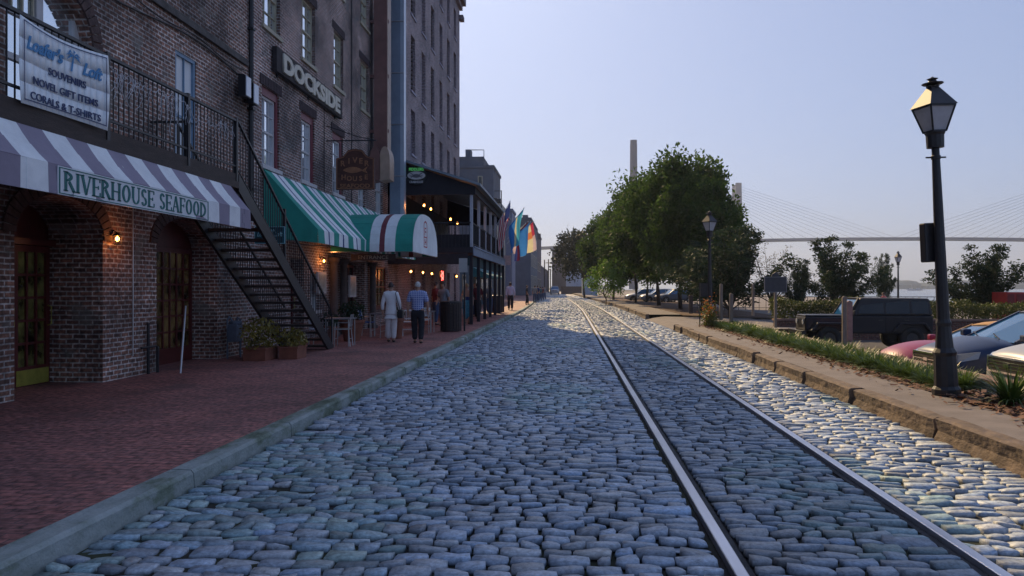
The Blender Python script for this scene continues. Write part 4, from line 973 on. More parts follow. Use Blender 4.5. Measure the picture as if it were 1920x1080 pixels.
for i, (px, py) in enumerate(((765, 509), (788, 511), (805, 513), (823, 516), (852, 518))):
    Y = 31.5 + i * 2.6; X = xy(px, Y)
    wall_lamp(X, Y, zy(px, py, Y), ['first small orange lamp from the canopy, under the porch', 'second small orange lamp from the canopy, under the porch', 'third small orange lamp from the canopy, under the porch', 'small orange lamp next to the red neon under the porch', 'farthest lit lamp under the porch, above the dark bin'][i], 3 if i % 2 == 0 else 0, 1.1, hang=True)
for i, (px, py) in enumerate(((790, 385), (803, 392), (840, 411), (853, 418))):
    Y = 34.2 + i * 1.2; X = xy(px, Y)
    wall_lamp(X, Y, zy(px, py, Y), ['upper left lamp of four glowing on the upper porch floor', 'second lamp of four glowing on the upper porch floor', 'third lamp of four glowing on the upper porch floor', 'lowest right lamp of four glowing on the upper porch floor'][i], 2.5 if i % 2 == 0 else 0, 1.3, 'lamps on the upper porch floor', hang=True)
t = thing('neon_sign', (xy(828, 37), 37, zy(828, 517, 37)), 'small red neon tube sign glowing under the porch', 'sign')
m = MB(); x, z = t.location.x, t.location.z
m.tube([(x, 37, z - .22), (x + .03, 37, z - .1), (x - .03, 37, z), (x + .03, 37, z + .1), (x, 37, z + .22)], .02, 6); m.tube([(x + .07, 37, z - .2), (x + .07, 37, z + .2)], .014, 6)
m.build('tube', mat('red_neon', (.8, .05, .05), .4, .05, 2, emit=(1, .06, .05), es=5), t)
m = MB(); m.box(x - .1, x + .13, 37.04, 37.08, z - .26, z + .26); m.build('board', M_BLACKP, t)
for i, (y, z) in enumerate(((17.75, 6.28), (18.2, 6.22))):
    t = thing('flood_light', (WX + .25, y, z), ['left of two white fronted flood lights on the wall by the downpipe', 'right of two white fronted flood lights on the wall by the downpipe'][i], 'flood light', 'flood lights by the downpipe')
    m = MB(); m.box(WX + .10, WX + .27, y - .15, y + .15, z - .24, z + .24); m.tube([(WX, y, z + .3), (WX + .18, y, z + .28), (WX + .18, y, z + .2)], .02, 6); m.build('housing', M_BLACKP, t)
    m = MB(); m.box(WX + .271, WX + .29, y - .13, y + .13, z - .22, z + .22); m.build('lens', M_FLOOD, t)
# fairy-light wire draped on the balcony railing
m = MB(); rr = random.Random(5)
pts = []; y = 9.9
while y < 13.9: pts.append((BX + .05, y, 4.64 - .10 * abs(math.sin(y * 1.9)) - .1 * rr.random() + (0 if y < 12.2 else -.1))); y += .08
m.tube(pts, .005, 4)
for k in range(46):
    y = rr.choice([rr.uniform(10, 11.2), rr.uniform(10, 13.8), rr.uniform(11.2, 12.1)]); z = 4.55; q = [(BX + .05, y, z)]
    for j in range(rr.randint(2, 5)): q.append((BX + .05 + rr.uniform(0, .03), q[-1][1] + rr.uniform(-.09, .09), q[-1][2] - rr.uniform(.03, .14)))
    m.tube(q, .004, 4)
o = m.build('fairy_lights', mat('pale_wire', (.55, .55, .58), .6, .1, 5)); props(o, 'tangled white fairy light wire draped along the balcony railing', 'lights')

# ------------------------------------------------------------------ pavement furniture
def chair(y, x, rz, label, col=M_ALU, back=True):
    t = thing('cafe_chair', (x, y, PZ + .01), label, 'chair', 'cafe chairs on the pavement', rz=0)
    def rot(p): c, s = math.cos(rz), math.sin(rz); return (x + p[0] * c - p[1] * s, y + p[0] * s + p[1] * c, PZ + .01 + p[2])
    m = MB(); m.add([rot(p) for p in ((-.2, -.2, .44), (.2, -.2, .44), (.2, .2, .44), (-.2, .2, .44), (-.2, -.2, .47), (.2, -.2, .47), (.2, .2, .47), (-.2, .2, .47))], [(0,3,2,1),(4,5,6,7),(0,1,5,4),(1,2,6,5),(2,3,7,6),(3,0,4,7)]); m.build('seat', col, t)
    for sx in (-1, 1):
        m = MB(); m.tube([rot((sx * .19, -.19, 0)), rot((sx * .19, -.17, .62)), rot((sx * .19, .15, .62))], .013, 6); m.build('leg', M_ALU, t)
        m = MB(); m.tube([rot((sx * .19, .22, 0)), rot((sx * .19, .18, .44)), rot((sx * .18, .24, .82))], .013, 6); m.build('leg', M_ALU, t)
    m = MB(); m.tube([rot((-.19, -.18, .2)), rot((.19, -.18, .2))], .008, 5); m.tube([rot((-.19, .2, .2)), rot((.19, .2, .2))], .008, 5)
    m.build('stretcher', M_ALU, t)
    m = MB()
    for k in range(5): xx = -.15 + .075 * k; m.bar(rot((xx, .20, .5)), rot((xx, .24, .80)), .02, .008)
    m.bar(rot((-.19, .24, .82)), rot((.19, .24, .82)), .02, .03); m.bar(rot((-.18, .21, .55)), rot((.18, .21, .55)), .02, .02); m.build('backrest', col, t)
    return t
def table(x, y, label, w_=.7):
    t = thing('cafe_table', (x, y, PZ + .01), label, 'table', 'cafe tables on the pavement')
    z = PZ + .01; m = MB(); m.box(x - w_/2, x + w_/2, y - w_/2, y + w_/2, z + .71, z + .74); m.build('table_top', mat('table_top', (.22, .21, .22), .35, .1, 4), t, bevel=.006)
    for sx in (-1, 1):
        for sy in (-1, 1): m = MB(); m.tube([(x + sx * (w_/2 - .05), y + sy * (w_/2 - .05), z), (x + sx * (w_/2 - .05), y + sy * (w_/2 - .05), z + .71)], .014, 6); m.build('leg', M_ALU, t)
M_BLUEC = mat('blue_chair', (.06, .14, .42), .5, .1, 4)
table(-6.05, 20.75, 'small square cafe table just past the stair foot'); chair(20.5, -6.55, R(90), 'white backed metal chair between stair foot and first table', M_PWH); chair(20.65, -5.95 + .0, R(-85), 'bare aluminium chair at the table past the stair foot')
table(-5.85, 24.6, 'cafe table behind the woman in white'); chair(24.7, -6.35, R(90), 'blue backed aluminium chair left of the woman in white', M_BLUEC); chair(24.2, -5.55, R(-100), 'aluminium chair beside the blue backed chair'); chair(25.2, -5.15, R(200), 'aluminium chair between the woman in white and the man in checks')
table(-4.95, 26.9, 'cafe table right of the man in the checked shirt'); chair(26.4, -4.95, R(160), 'aluminium chair just right of the man in the checked shirt'); chair(27.4, -5.0, R(10), 'aluminium chair nearest the first dark litter bin')
def planter(x, y, r, h, label, plant=None, square=False, lr=.3, n=260, name='plant_pot', leaf=M_LEAFS, lh=.3):
    t = thing(name, (x, y, PZ), label, 'potted plant')
    m = MB()
    if square: m.box(x - r, x + r, y - r * 1.5, y + r * 1.5, PZ, PZ + h); m.box(x - r - .02, x + r + .02, y - r * 1.5 - .02, y + r * 1.5 + .02, PZ + h + .001, PZ + h + .04)
    else: m.lathe([(r * .62, 0), (r * .95, h * .86), (r * 1.05, h * .87), (r * 1.05, h), (r * .9, h), (r * .88, h * .93)], (x, y, PZ), 18)
    m.build('pot', M_TERRA, t)
    rs = np.random.default_rng(int(abs(x * 1000 + y * 77)))
    P = rs.normal(0, 1, (n, 3)); P /= np.linalg.norm(P, axis=1)[:, None]; P *= (rs.random(n) ** .4)[:, None] * np.array([lr, lr * (1.6 if square else 1), lh]); P[:, 2] += h + lh * .75
    leaf_cloud('foliage', P, rs, .05, .022, leaf, t)
    return t
def leaf_cloud(name, P, rs, L, W, m_, parent, outward=None, jitter=.6):
    n = len(P); d = rs.normal(0, 1, (n, 3))
    if outward is not None: d = d * jitter + outward
    d[:, 2] -= .15; d /= np.linalg.norm(d, axis=1)[:, None]
    u = rs.normal(0, 1, (n, 3)); sdir = np.cross(d, u); sdir /= np.linalg.norm(sdir, axis=1)[:, None]
    l = L * rs.uniform(.6, 1.3, n)[:, None]; w_ = W * rs.uniform(.7, 1.3, n)[:, None]
    V = np.stack([P - d * l, P + sdir * w_, P + d * l, P - sdir * w_], 1).reshape(-1, 3)
    return np_mesh(name, V, np.arange(n * 4).reshape(-1, 4), m_, parent, smooth=False)
M_LEAFYEL = mat('variegated_leaf', (.09, .13, .03), .5, .7, 3, col2=(.45, .36, .08), transl=.35)
planter(-6.62, 16.7, .24, .24, 'square terracotta planter of green and yellow foliage left of the stairs foot', square=True, lr=.42, n=700, leaf=M_LEAFYEL, lh=.40, name='planter_box')
planter(-6.05, 17.1, .20, .24, 'square terracotta planter nearest the kerb beside the stairs', square=True, lr=.30, n=420, leaf=M_LEAFYEL, lh=.25, name='planter_box')
planter(-6.25, 22.6, .36, .62, 'big round terracotta pot with dark shrub beside the first table', lr=.42, n=500, lh=.32)
planter(-6.75, 22.1, .24, .45, 'smaller round terracotta pot against the pilaster', lr=.26, n=240, lh=.25)
planter(-5.2, 23.9, .2, .62, 'slim pot of green leaves between the two walkers', lr=.22, n=260, lh=.2)
# leaning metal pole
t = MB(); t.tube([(-7.02, 13.95, PZ), (-7.32, 14.75, 1.33)], .02, 8); o = t.build('metal_pole', M_ALU); props(o, 'slim bare metal pole leaning by the right arched door', 'pole')
# gas meters
t = thing('gas_meter', (-7.3, 17.0, PZ), 'blue grey gas meter with bent pipes against the wall under the stairs', 'meter')
M_GM = mat('meter_paint', (.12, .15, .20), .5, .2, 6)
m = MB(); m.box(-7.45, -7.2, 16.85, 17.15, .5, .88); m.lathe([(.12, 0), (.14, .06), (.14, .1)], (-7.3, 17.0, .86), 12); m.build('meter_body', M_GM, t, bevel=.03)
m = MB(); m.tube([(-7.4, 16.8, PZ), (-7.4, 16.8, .98), (-7.4, 16.9, 1.05), (-7.35, 16.95, .95)], .025, 6); m.tube([(-7.3, 17.25, PZ), (-7.3, 17.25, .98), (-7.3, 17.1, 1.02), (-7.3, 17.05, .9)], .025, 6); m.build('pipe', M_GM, t)
# posters/menu cases
for (px, ya, yb, za, zb_, lb) in ((603, 0, 0, 1.5, 2.15, 'white framed menu case on the wall just past the stairs'), (661, 0, 0, 1.35, 2.1, 'white framed menu case between two pilasters')):
    Y = yx(px, WX + .1); t = thing('menu_case', (WX + .1, Y, za), lb, 'menu case', 'menu cases')
    m = MB(); m.box(WX + .06, WX + .12, Y - .42, Y + .42, za, zb_); m.build('frame', M_WHITEP, t); m = MB(); m.box(WX + .121, WX + .127, Y - .34, Y + .34, za + .07, zb_ - .07); m.build('pane', mat('menu_paper', (.30, .34, .34), .3, .5, 6), t)
# litter bins
def bin_(x, y, label, h=1.05, r=.36):
    t = thing('litter_bin', (x, y, PZ), label, 'litter bin', 'dark slatted litter bins by the kerb')
    m = MB()
    for k in range(24):
        a = 2 * PI * k / 24; m.bar((x + r * math.cos(a), y + r * math.sin(a), PZ + .03), (x + r * math.cos(a), y + r * math.sin(a), PZ + h - .05), .07, .02, up=(math.cos(a), math.sin(a), 0))
    m.build('slats', M_WOOD, t); m = MB(); m.lathe([(r * .9, .02), (r * .9, h - .08)], (x, y, PZ), 20); m.build('liner', M_BLACKP, t)
    m = MB(); m.lathe([(r * 1.06, h - .06), (r * 1.06, h), (r * .7, h + .03), (r * .62, h + .01)], (x, y, PZ), 20); m.build('lid', M_BLACKP, t)
bin_(-4.16, 27.9, 'dark slatted litter bin standing nearest on the kerb side of the pavement'); bin_(-4.37, 48.0, 'dark slatted litter bin far down by the last porch posts')
# parking sign seen edge on
t = thing('sign_post', (-3.72, 28.2, PZ), 'pale rectangular sign on dark post at the kerb beside the nearest bin', 'sign')
m = MB(); m.box(-3.75, -3.69, 28.17, 28.23, PZ, 2.75); m.build('post', M_IRON, t)
m = MB(); m.box(-3.91, -3.61, 28.13, 28.15, 2.22, 2.72); m.build('panel', mat('sign_back', (.42, .44, .44), .5, .1, 3, metal=.2), t, bevel=.004)
t = thing('sign_post', (-3.75, 47.5, PZ), 'small reddish and white sign hanging high by the far end of the porch', 'sign')
m = MB(); m.box(-3.62, -3.60, 49.2, 49.24, 2.9, 3.1); m.box(xy(945, 49.2), xy(958, 49.2), 49.2, 49.23, zy(950, 497, 49.2), zy(950, 479, 49.2)); m.build('panel', mat('faded_sign', (.50, .34, .34), .6, .2, 6), t)
m = MB(); m.tube([(-3.95, 49.25, 3.2), (-3.6, 49.25, 3.2)], .015, 6); m.build('bracket', M_IRON, t)

# ------------------------------------------------------------------ people
def skin(name, nodes, edges, m_, parent, sub=2, root=0):
    me = bpy.data.meshes.new(name); me.from_pydata([n[0] for n in nodes], edges, [])
    o = bpy.data.objects.new(name, me); C.objects.link(o)
    sk = o.modifiers.new('skin', 'SKIN'); sk.use_smooth_shade = True
    for i, n in enumerate(nodes):
        d = me.skin_vertices[0].data[i]; r_ = n[1]; r_ = tuple(r_) if hasattr(r_, '__len__') else (r_, r_); d.radius = tuple(q * (1.14 if max(r_) > .02 else 1.0) for q in r_); d.use_root = (i == root)
    ss = o.modifiers.new('sub', 'SUBSURF'); ss.levels = sub; ss.render_levels = sub
    dg = bpy.context.evaluated_depsgraph_get(); m2 = bpy.data.meshes.new_from_object(o.evaluated_get(dg)); bpy.data.objects.remove(o)
    m2.name = name; m2.materials.clear(); m2.materials.append(m_); m2.polygons.foreach_set('use_smooth', [True] * len(m2.polygons))
    o = bpy.data.objects.new(name, m2); C.objects.link(o); o.parent = parent; return o
M_SKIN = mat('skin', (.42, .24, .17), .55, .1, 6); M_HAIRW = mat('grey_hair', (.55, .53, .50), .8, .2, 30); M_HAIRD = mat('dark_hair', (.05, .03, .025), .6, .3, 30); M_HAIRB = mat('blond_hair', (.40, .28, .16), .7, .3, 30)
M_SHOE = mat('dark_shoe', (.03, .022, .02), .5, .2, 8)
def person(x, y, rz, H, label, top, legs, hair, stride=.12, long_hair=False, sleeves='short', skirt=False, wide=1., armb=.08, detail=True, bare_back=False, ground=PZ + .012, longtop=False, group=None, shoes=M_SHOE):
    k = H / 1.75
    t = thing('person', (x, y, ground), label, 'person', group, rz)
    def S(p): return tuple(c * k for c in p)
    w_ = wide; sh = .185 * w_; hp = .095 * w_
    fl = (( hp, stride * .15, .50), (hp * 1.0, -stride * .9, .09), (hp * 1.1, -stride * .9 + .13, .035))      # right leg back
    ll = ((-hp, stride * .75, .50), (-hp * .95, stride * 1.0, .085), (-hp * 1.05, stride * 1.0 + .14, .03))
    sgn = lambda s: (1 if s > 0 else -1)
    N = [((0, 0, .94), (.135 * w_, .10)), ((0, .005, 1.08), (.125 * w_, .095)), ((0, .0, 1.25), (.15 * w_, .105)), ((0, -.005, 1.40), (.12 * w_, .085)), ((0, .005, 1.49), .052), ((0, .012, 1.555), .055),
         ((0, .02, 1.62), (.072, .088)), ((0, .018, 1.69), (.07, .085)), ((0, .01, 1.738), .045), ((0, .115, 1.60), .016)]
    E = [(0, 1), (1, 2), (2, 3), (3, 4), (4, 5), (5, 6), (6, 7), (7, 8), (6, 9)]
    def legs_(n0, r1=.085, r2=.055, r3=.04, foot=True):
        for leg in (fl, ll):
            b = len(N); s_ = 1 if leg[0][0] > 0 else -1
            N.append(((s_ * hp, 0, .86), r1)); N.append((leg[0], r2)); N.append((leg[1], r3)); N.append(((leg[1][0], leg[1][1] + .02, .045), .035)); N.append((leg[2], .03))
            E.extend([(0, b), (b, b+1), (b+1, b+2), (b+2, b+3), (b+3, b+4)])
    legs_(0)
    arms = []
    for s_, sw in ((1, armb), (-1, -armb)):
        b = len(N); el = (s_ * (sh + .075), sw * .3 - .02, 1.13); wr = (s_ * (sh + .075), sw + .05, .90)
        arms.append((s_, el, wr, (s_ * sh, 0, 1.40)))
        N += [((s_ * sh, 0, 1.40), .055), (el, .04), (wr, .028), ((wr[0], wr[1] + .02, wr[2] - .06), (.038, .018))]
        E += [(3, b), (b, b+1), (b+1, b+2), (b+2, b+3)]
        if detail:
            pb = b + 3; px_, py_, pz_ = N[pb][0]
            for f_, (dy, ln) in enumerate(((.032, .070), (.011, .08), (-.011, .074), (-.030, .058))):
                q = len(N); N += [((px_, py_ + dy, pz_ - .035), .0095), ((px_ - s_ * .012, py_ + dy + .005, pz_ - .035 - ln * .55), .0085), ((px_ - s_ * .03, py_ + dy + .008, pz_ - .035 - ln), .007)]
                E += [(pb, q), (q, q+1), (q+1, q+2)]
            q = len(N); N += [((px_ - s_ * .008, py_ + .045, pz_ + .0), .010), ((px_ - s_ * .02, py_ + .065, pz_ - .04), .0085)]; E += [(pb, q), (q, q+1)]
    skin('body', [(S(p), tuple(r_ * k for r_ in rr_) if hasattr(rr_, '__len__') else rr_ * k) for p, rr_ in N], E, M_SKIN, t)
    # head details: ears, eyes
    m = MB()
    for s_ in (-1, 1): m.lathe([(.004, -.03), (.018, -.012), (.020, .012), (.004, .03)], S((s_ * .082, .0, 1.625)), 8)
    m.build('ear', M_SKIN, t, smooth=True, local=True)
    m = MB()
    for s_ in (-1, 1): m.lathe([(.002, -.011), (.011, -.006), (.012, .004), (.002, .011)], S((s_ * .03, .098, 1.635)), 8)
    m.build('eye', M_BLACKP, t, local=True)
    # hair
    hn = [(S((0, -.012, 1.665)), (.086 * k, .098 * k)), (S((0, -.005, 1.712)), (.084 * k, .092 * k)), (S((0, .0, 1.745)), (.05 * k, .055 * k)), (S((0, -.035, 1.60)), (.072 * k, .062 * k))]; he = [(0, 1), (1, 2), (0, 3)]
    if long_hair: hn += [(S((0, -.07, 1.52)), (.07 * k, .035 * k)), (S((0, -.085, 1.40)), (.06 * k, .025 * k))]; he += [(3, 4), (4, 5)]
    m = MB(); NU, NV = 16, 10; grid = {}
    for j in range(NV):
        for i in range(NU):
            th = 2 * PI * i / NU; ph = PI * (.02 + .62 * j / (NV - 1)); nx_, ny_, nz_ = math.sin(ph) * math.cos(th), math.sin(ph) * math.sin(th), math.cos(ph)
            if ny_ > .35 and nz_ < .45: nz_ = .45; 
            bump_ = 1 + .02 * math.sin(th * 5 + j)
            m.v.append(S((nx_ * .083 * bump_, .008 + ny_ * .100 * bump_, 1.655 + nz_ * .108))); m.mi = m.mi
    fs = [(j*NU+i, j*NU+(i+1) % NU, (j+1)*NU+(i+1) % NU, (j+1)*NU+i) for j in range(NV-1) for i in range(NU)] + [tuple(range(NU))]
    m.f = fs; m.mi = [0] * len(fs); m.build('hair', hair, t, smooth=True, local=True)
    if long_hair: skin('hair_tail', hn[3:], [(0, 1), (1, 2)], hair, t, 1)
    # top
    tn = [(S((0, 0, .86)), (.165 * w_ * k, .135 * k)), (S((0, .005, 1.08)), (.140 * w_ * k, .112 * k)), (S((0, 0, 1.25)), (.163 * w_ * k, .118 * k)), (S((0, -.008, 1.405)), (.145 * w_ * k, .108 * k)), (S((0, 0, 1.53)), .088 * k)]
    te = [(0, 1), (1, 2), (2, 3), (3, 4)]
    if longtop: tn.append((S((0, 0, .84)), (.160 * w_ * k, .13 * k))); te.append((0, 5))
    if bare_back: tn = tn[:3]; te = te[:2]
    if sleeves:
        for s_, el, wr, shp in arms:
            b = len(tn); e2 = [el[i] * (.9 if sleeves == 'short' else 1) + shp[i] * (.1 if sleeves == 'short' else 0) for i in range(3)]
            tn += [(S((shp[0] * .96, shp[1], shp[2] + .0)), .082 * k), (S(tuple(e2)), (.062 if sleeves == 'short' else .054) * k)]; te += [(3, b), (b, b+1)]
            if sleeves == 'long': e3 = [wr[i] * .85 + el[i] * .15 for i in range(3)]; tn.append((S(tuple(e3)), .042 * k)); te.append((b+1, b+2))
    skin('shirt' if not bare_back else 'dress_top', tn, te, top, t)
    if skirt:
        m = MB(); m.lathe([(.05, .22), (.135, .22), (.15, .32), (.175, .50), (.185, .66), (.175, .80), (.17, .90), (.155, 1.0), (.13, 1.06), (.05, 1.06)], (0, 0, 0), 18)
        o = m.build('skirt', legs, t, smooth=True, local=True)
        for v in o.data.vertices:
            a = math.atan2(v.co.y, v.co.x); f = max(0, 1 - v.co.z); rr_ = 1 + .09 * math.sin(a * 6) * f; v.co.x *= rr_ * k; v.co.y *= rr_ * k * .85; v.co.z *= k
    else:
        ln = [(S((0, 0, 1.05)), (.134 * w_ * k, .108 * k)), (S((0, 0, .88)), (.14 * w_ * k, .115 * k))]; le = [(0, 1)]
        for leg in (fl, ll):
            s_ = 1 if leg[0][0] > 0 else -1; b = len(ln)
            ln += [(S((s_ * hp, 0, .80)), .098 * k), (S(leg[0]), .086 * k), (S((leg[1][0], leg[1][1], leg[1][2] + .0)), .068 * k)]; le += [(1, b), (b, b+1), (b+1, b+2)]
        skin('trousers', ln, le, legs, t)
    for leg in (fl, ll):
        skin('shoe', [(S((leg[1][0], leg[1][1] - .03, .04)), (.045 * k, .038 * k)), (S((leg[1][0], leg[1][1] + .07, .032)), (.045 * k, .028 * k)), (S((leg[2][0], leg[2][1] + .03, .026)), (.036 * k, .022 * k))], [(0, 1), (1, 2)], shoes, t, 1)
    return t
def check_mat():
    m, nt, b, L = node_mat('checked_shirt'); N = nt.nodes
    tc = N.new('ShaderNodeTexCoord'); sp = N.new('ShaderNodeSeparateXYZ'); L.new(tc.outputs['Object'], sp.inputs[0])
    outs = []
    for ax in ('X', 'Z'):
        mu = N.new('ShaderNodeMath'); mu.operation = 'MULTIPLY'; mu.inputs[1].default_value = 20; L.new(sp.outputs[ax], mu.inputs[0])
        fr = N.new('ShaderNodeMath'); fr.operation = 'FRACT'; L.new(mu.outputs[0], fr.inputs[0])
        gt = N.new('ShaderNodeMath'); gt.operation = 'GREATER_THAN'; gt.inputs[1].default_value = .68; L.new(fr.outputs[0], gt.inputs[0]); outs.append(gt)
    mxx = N.new('ShaderNodeMath'); mxx.operation = 'MAXIMUM'; L.new(outs[0].outputs[0], mxx.inputs[0]); L.new(outs[1].outputs[0], mxx.inputs[1])
    mx = N.new('ShaderNodeMix'); mx.data_type = 'RGBA'; L.new(mxx.outputs[0], mx.inputs[0]); mx.inputs[6].default_value = (.07, .12, .42, 1); mx.inputs[7].default_value = (.50, .55, .72, 1)
    L.new(mx.outputs[2], b.inputs['Base Color']); b.inputs['Roughness'].default_value = .85; return m
M_CHECK = check_mat(); M_WCLOTH = mat('white_cloth', (.80, .79, .80), .9, .08, 4); M_PINKW = mat('cream_trousers', (.70, .65, .66), .9, .1, 4); M_BLKT = mat('black_trousers', (.02, .02, .026), .85, .2, 4)
M_BLUED = mat('blue_dress', (.03, .22, .34), .8, .25, 7, col2=(.10, .36, .48)); M_NAVYT = mat('navy_top', (.03, .05, .16), .85, .2, 4)
person(-5.02, 22.2, R(4), 1.68, 'woman in white blouse and cream trousers walking away with a dark shoulder bag', M_WCLOTH, M_PINKW, M_HAIRD, .08, sleeves='long', wide=.93, longtop=True, armb=.05)
person(-4.18, 21.8, R(0), 1.70, 'grey haired man in blue checked shirt and black trousers walking away', M_CHECK, M_BLKT, M_HAIRW, .11, wide=1.12, armb=.03)
t = thing('shoulder_bag', (-4.78, 22.2, 1.0), 'dark handbag hanging by a long strap at the hip of the woman in white', 'bag')
m = MB(); m.box(-4.80, -4.66, 22.06, 22.28, .82, 1.06); m.build('pouch', M_BLACKP, t, bevel=.03); m = MB(); m.tube([(-4.73, 22.08, 1.04), (-4.80, 22.04, 1.3), (-4.86, 22.06, 1.52), (-4.86, 22.16, 1.57), (-4.82, 22.3, 1.45), (-4.72, 22.26, 1.04)], .011, 6); m.build('strap', M_BLACKP, t)
person(-4.3, 33.4, R(0), 1.70, 'woman in long turquoise strapless dress walking away past the nearest litter bin', M_NAVYT, M_BLUED, M_HAIRB, .14, sleeves=None, skirt=True, bare_back=True, wide=.92)
person(-3.94, 53.5, R(5), 1.85, 'man in white shirt and dark trousers walking out of the porch shade', mat('lilac_shirt', (.52, .48, .66), .9, .08, 4), M_BLKT, M_HAIRD, .16, wide=1.05, sleeves='long')
M_REDT = mat('dark_red_top', (.14, .03, .04), .85, .2, 4); M_GREYT = mat('grey_top', (.20, .21, .24), .85, .2, 4); M_JEAN = mat('jeans', (.05, .08, .16), .85, .2, 4); M_TEALT = mat('teal_top', (.05, .12, .14), .85, .2, 4)
person(-5.0, 31.5, R(150), 1.72, 'person in grey top standing behind the nearest litter bin, turned to the street', M_GREYT, M_JEAN, M_HAIRD, .05, detail=False)
person(-5.5, 32.6, R(-60), 1.75, 'bare armed person in dark red standing deepest in the shade behind the bin', M_REDT, M_JEAN, M_HAIRD, .04, detail=False)
person(-4.45, 38.6, R(-10), 1.75, 'walker in dark red top and dark shorts just past the woman in turquoise', M_REDT, M_BLKT, M_HAIRD, .16, detail=False)
person(-4.9, 41.5, R(170), 1.72, 'person in teal top coming towards the camera under the porch', M_TEALT, M_JEAN, M_HAIRB, .12, detail=False)
person(-4.6, 46.0, R(180), 1.70, 'person in grey top and jeans standing left of the far litter bin', M_GREYT, M_JEAN, M_HAIRD, .08, detail=False)
# far groups by the street: distant, small
rs_ = random.Random(3); src = []
for i, (tp, lg) in enumerate(((M_NAVYT, M_BLKT), (M_GREYT, M_JEAN), (M_REDT, M_JEAN), (M_TEALT, M_BLKT))):
    pass
FAR = [(988, 70, M_BLKT, 'person in black standing at the dark kiosk on the far pavement'), (1003, 78, M_GREYT, 'tallest of the distant people standing at the corner, in grey'),
       (1008, 85, M_NAVYT, 'distant person in navy just right of the tall grey one'), (1013, 95, M_TEALT, 'distant person in teal in the crowd by the far corner'), (1017, 100, M_REDT, 'distant person in dark red in the crowd by the far corner'),
       (1021, 108, M_GREYT, 'rightmost distant person, in pale grey, left of the oncoming truck')]
for px, Y, tp, lb in FAR:
    person(xy(px, Y), Y, rs_.uniform(-3, 3), 1.72, lb, tp, M_JEAN if tp is not M_BLKT else M_BLKT, M_HAIRD, .1, detail=False, ground=.0 if px > 1012 else PZ)

# ------------------------------------------------------------------ flags
def flag(x, y, z, ang, pole, fw, fh, label, cols, seed=0, tilt=55, name='flag', drape=.5):
    # pole leans out from the wall towards the street (+X) and up ; the cloth hangs from it
    t = thing(name, (x, y, z), label, 'flag')
    dx, dz = math.cos(R(tilt)), math.sin(R(tilt)); e = (x + dx * pole, y + .1, z + dz * pole)
    m = MB(); m.tube([(x, y, z), e], .022, 6); m.lathe([(.03, 0), (.035, .04), (.005, .08)], e, 6); m.build('pole', M_PWH, t)
    mats = list(dict.fromkeys(c for c, *_ in cols)); m = MB(); n = 16; rr = random.Random(seed)
    def pt(u, v):      # u along the pole (0 = tip), v down the fall
        bx_ = e[0] - dx * fh * u; bz = e[2] - dz * fh * u
        fold = .10 * math.sin(u * 9 + seed + v * 2.5) * v ** .5
        return (bx_ + .04 * math.sin(v * 5 + seed) + (.25 * (1 - u)) * -v * drape * fw + fold * .6, y + fold + .06 * math.sin(v * 6 + u * 4), bz - fw * v * (.96 - .14 * u) - .08 * abs(math.sin(u * 6)) * v)
    for c, u0, u1, v0, v1 in cols:
        m.m = mats.index(c); ku = max(2, int(10 * (u1 - u0))); kv = max(2, int(12 * (v1 - v0)))
        for i in range(ku):
            for j in range(kv):
                a, b, c_, d = u0 + (u1-u0)*i/ku, u0 + (u1-u0)*(i+1)/ku, v0 + (v1-v0)*j/kv, v0 + (v1-v0)*(j+1)/kv
                m.quad(pt(a, c_), pt(b, c_), pt(b, d), pt(a, d))
    o = m.build('cloth', mats, t); return t
def fm(n, c): return mat('flag_' + n, c, .85, .06, 3, transl=.5)
FR, FW, FB = fm('red', (.50, .05, .10)), fm('white', (.70, .70, .72)), fm('navy', (.03, .05, .20)); FS = fm('sky', (.08, .42, .62)); FBL = fm('blue', (.05, .22, .60)); FMR = fm('maroon', (.10, .02, .05)); FY = fm('cream', (.72, .66, .40)); FO = fm('orange', (.70, .24, .08)); FP = fm('pink', (.62, .48, .50))
us = [(FB, 0, .5, 0, .4)] + [(FR if k % 2 == 0 else FW, k / 13, (k + 1) / 13, .4 if k < 7 else 0, 1) for k in range(13)]
flag(PXo, 42.3, 4.75, 0, 1.7, 2.1, 1.1, 'red and white striped flag with navy canton hanging limp at the porch railing', us, 1, 60)
flag(PXo + .1, 46.0, 4.7, 0, 2.0, 1.9, 1.3, 'light blue flag with green and white centre next to the striped flag', [(FS, 0, .45, 0, 1), (FY, .45, .55, 0, 1), (FBL, .55, 1, 0, 1)], 3, 50)
flag(PXo + .1, 49.7, 4.4, 0, 2.0, 1.95, 1.2, 'plain deep blue flag right of the light blue one', [(FBL, 0, .7, 0, 1), (FMR, .7, 1, 0, 1)], 4, 42)
flag(-4.2, 55.5, 4.9, 0, 1.9, 2.3, 1.2, 'dark maroon and blue flag hanging behind the blue flags', [(FMR, 0, .6, 0, 1), (FB, .6, 1, 0, 1)], 6, 45)
flag(-4.9, 63.0, 5.5, 0, 1.9, 1.9, 1.3, 'sunlit cream and pink flag with dark patch, left of the orange one', [(FY, 0, .6, 0, .6), (FP, .6, 1, 0, .6), (FMR, .2, .6, .6, .75), (FP, 0, .2, .6, .75), (FP, .6, 1, .6, .75), (FP, 0, 1, .75, 1)], 8, 40, drape=-.3)
flag(-4.6, 64.5, 5.6, 0, 2.2, 2.3, 1.5, 'large sunlit cream and orange flag, rightmost in the row of flags', [(FR, 0, .2, 0, .45), (FO, .2, .5, .25, .5), (FY, .2, .5, 0, .25), (FY, .5, 1, 0, .5), (FMR, .5, 1, .5, .6), (FP, 0, .2, .45, 1), (FY, .2, .5, .5, 1), (FY, .5, 1, .6, 1)], 11, 38, drape=-.35)

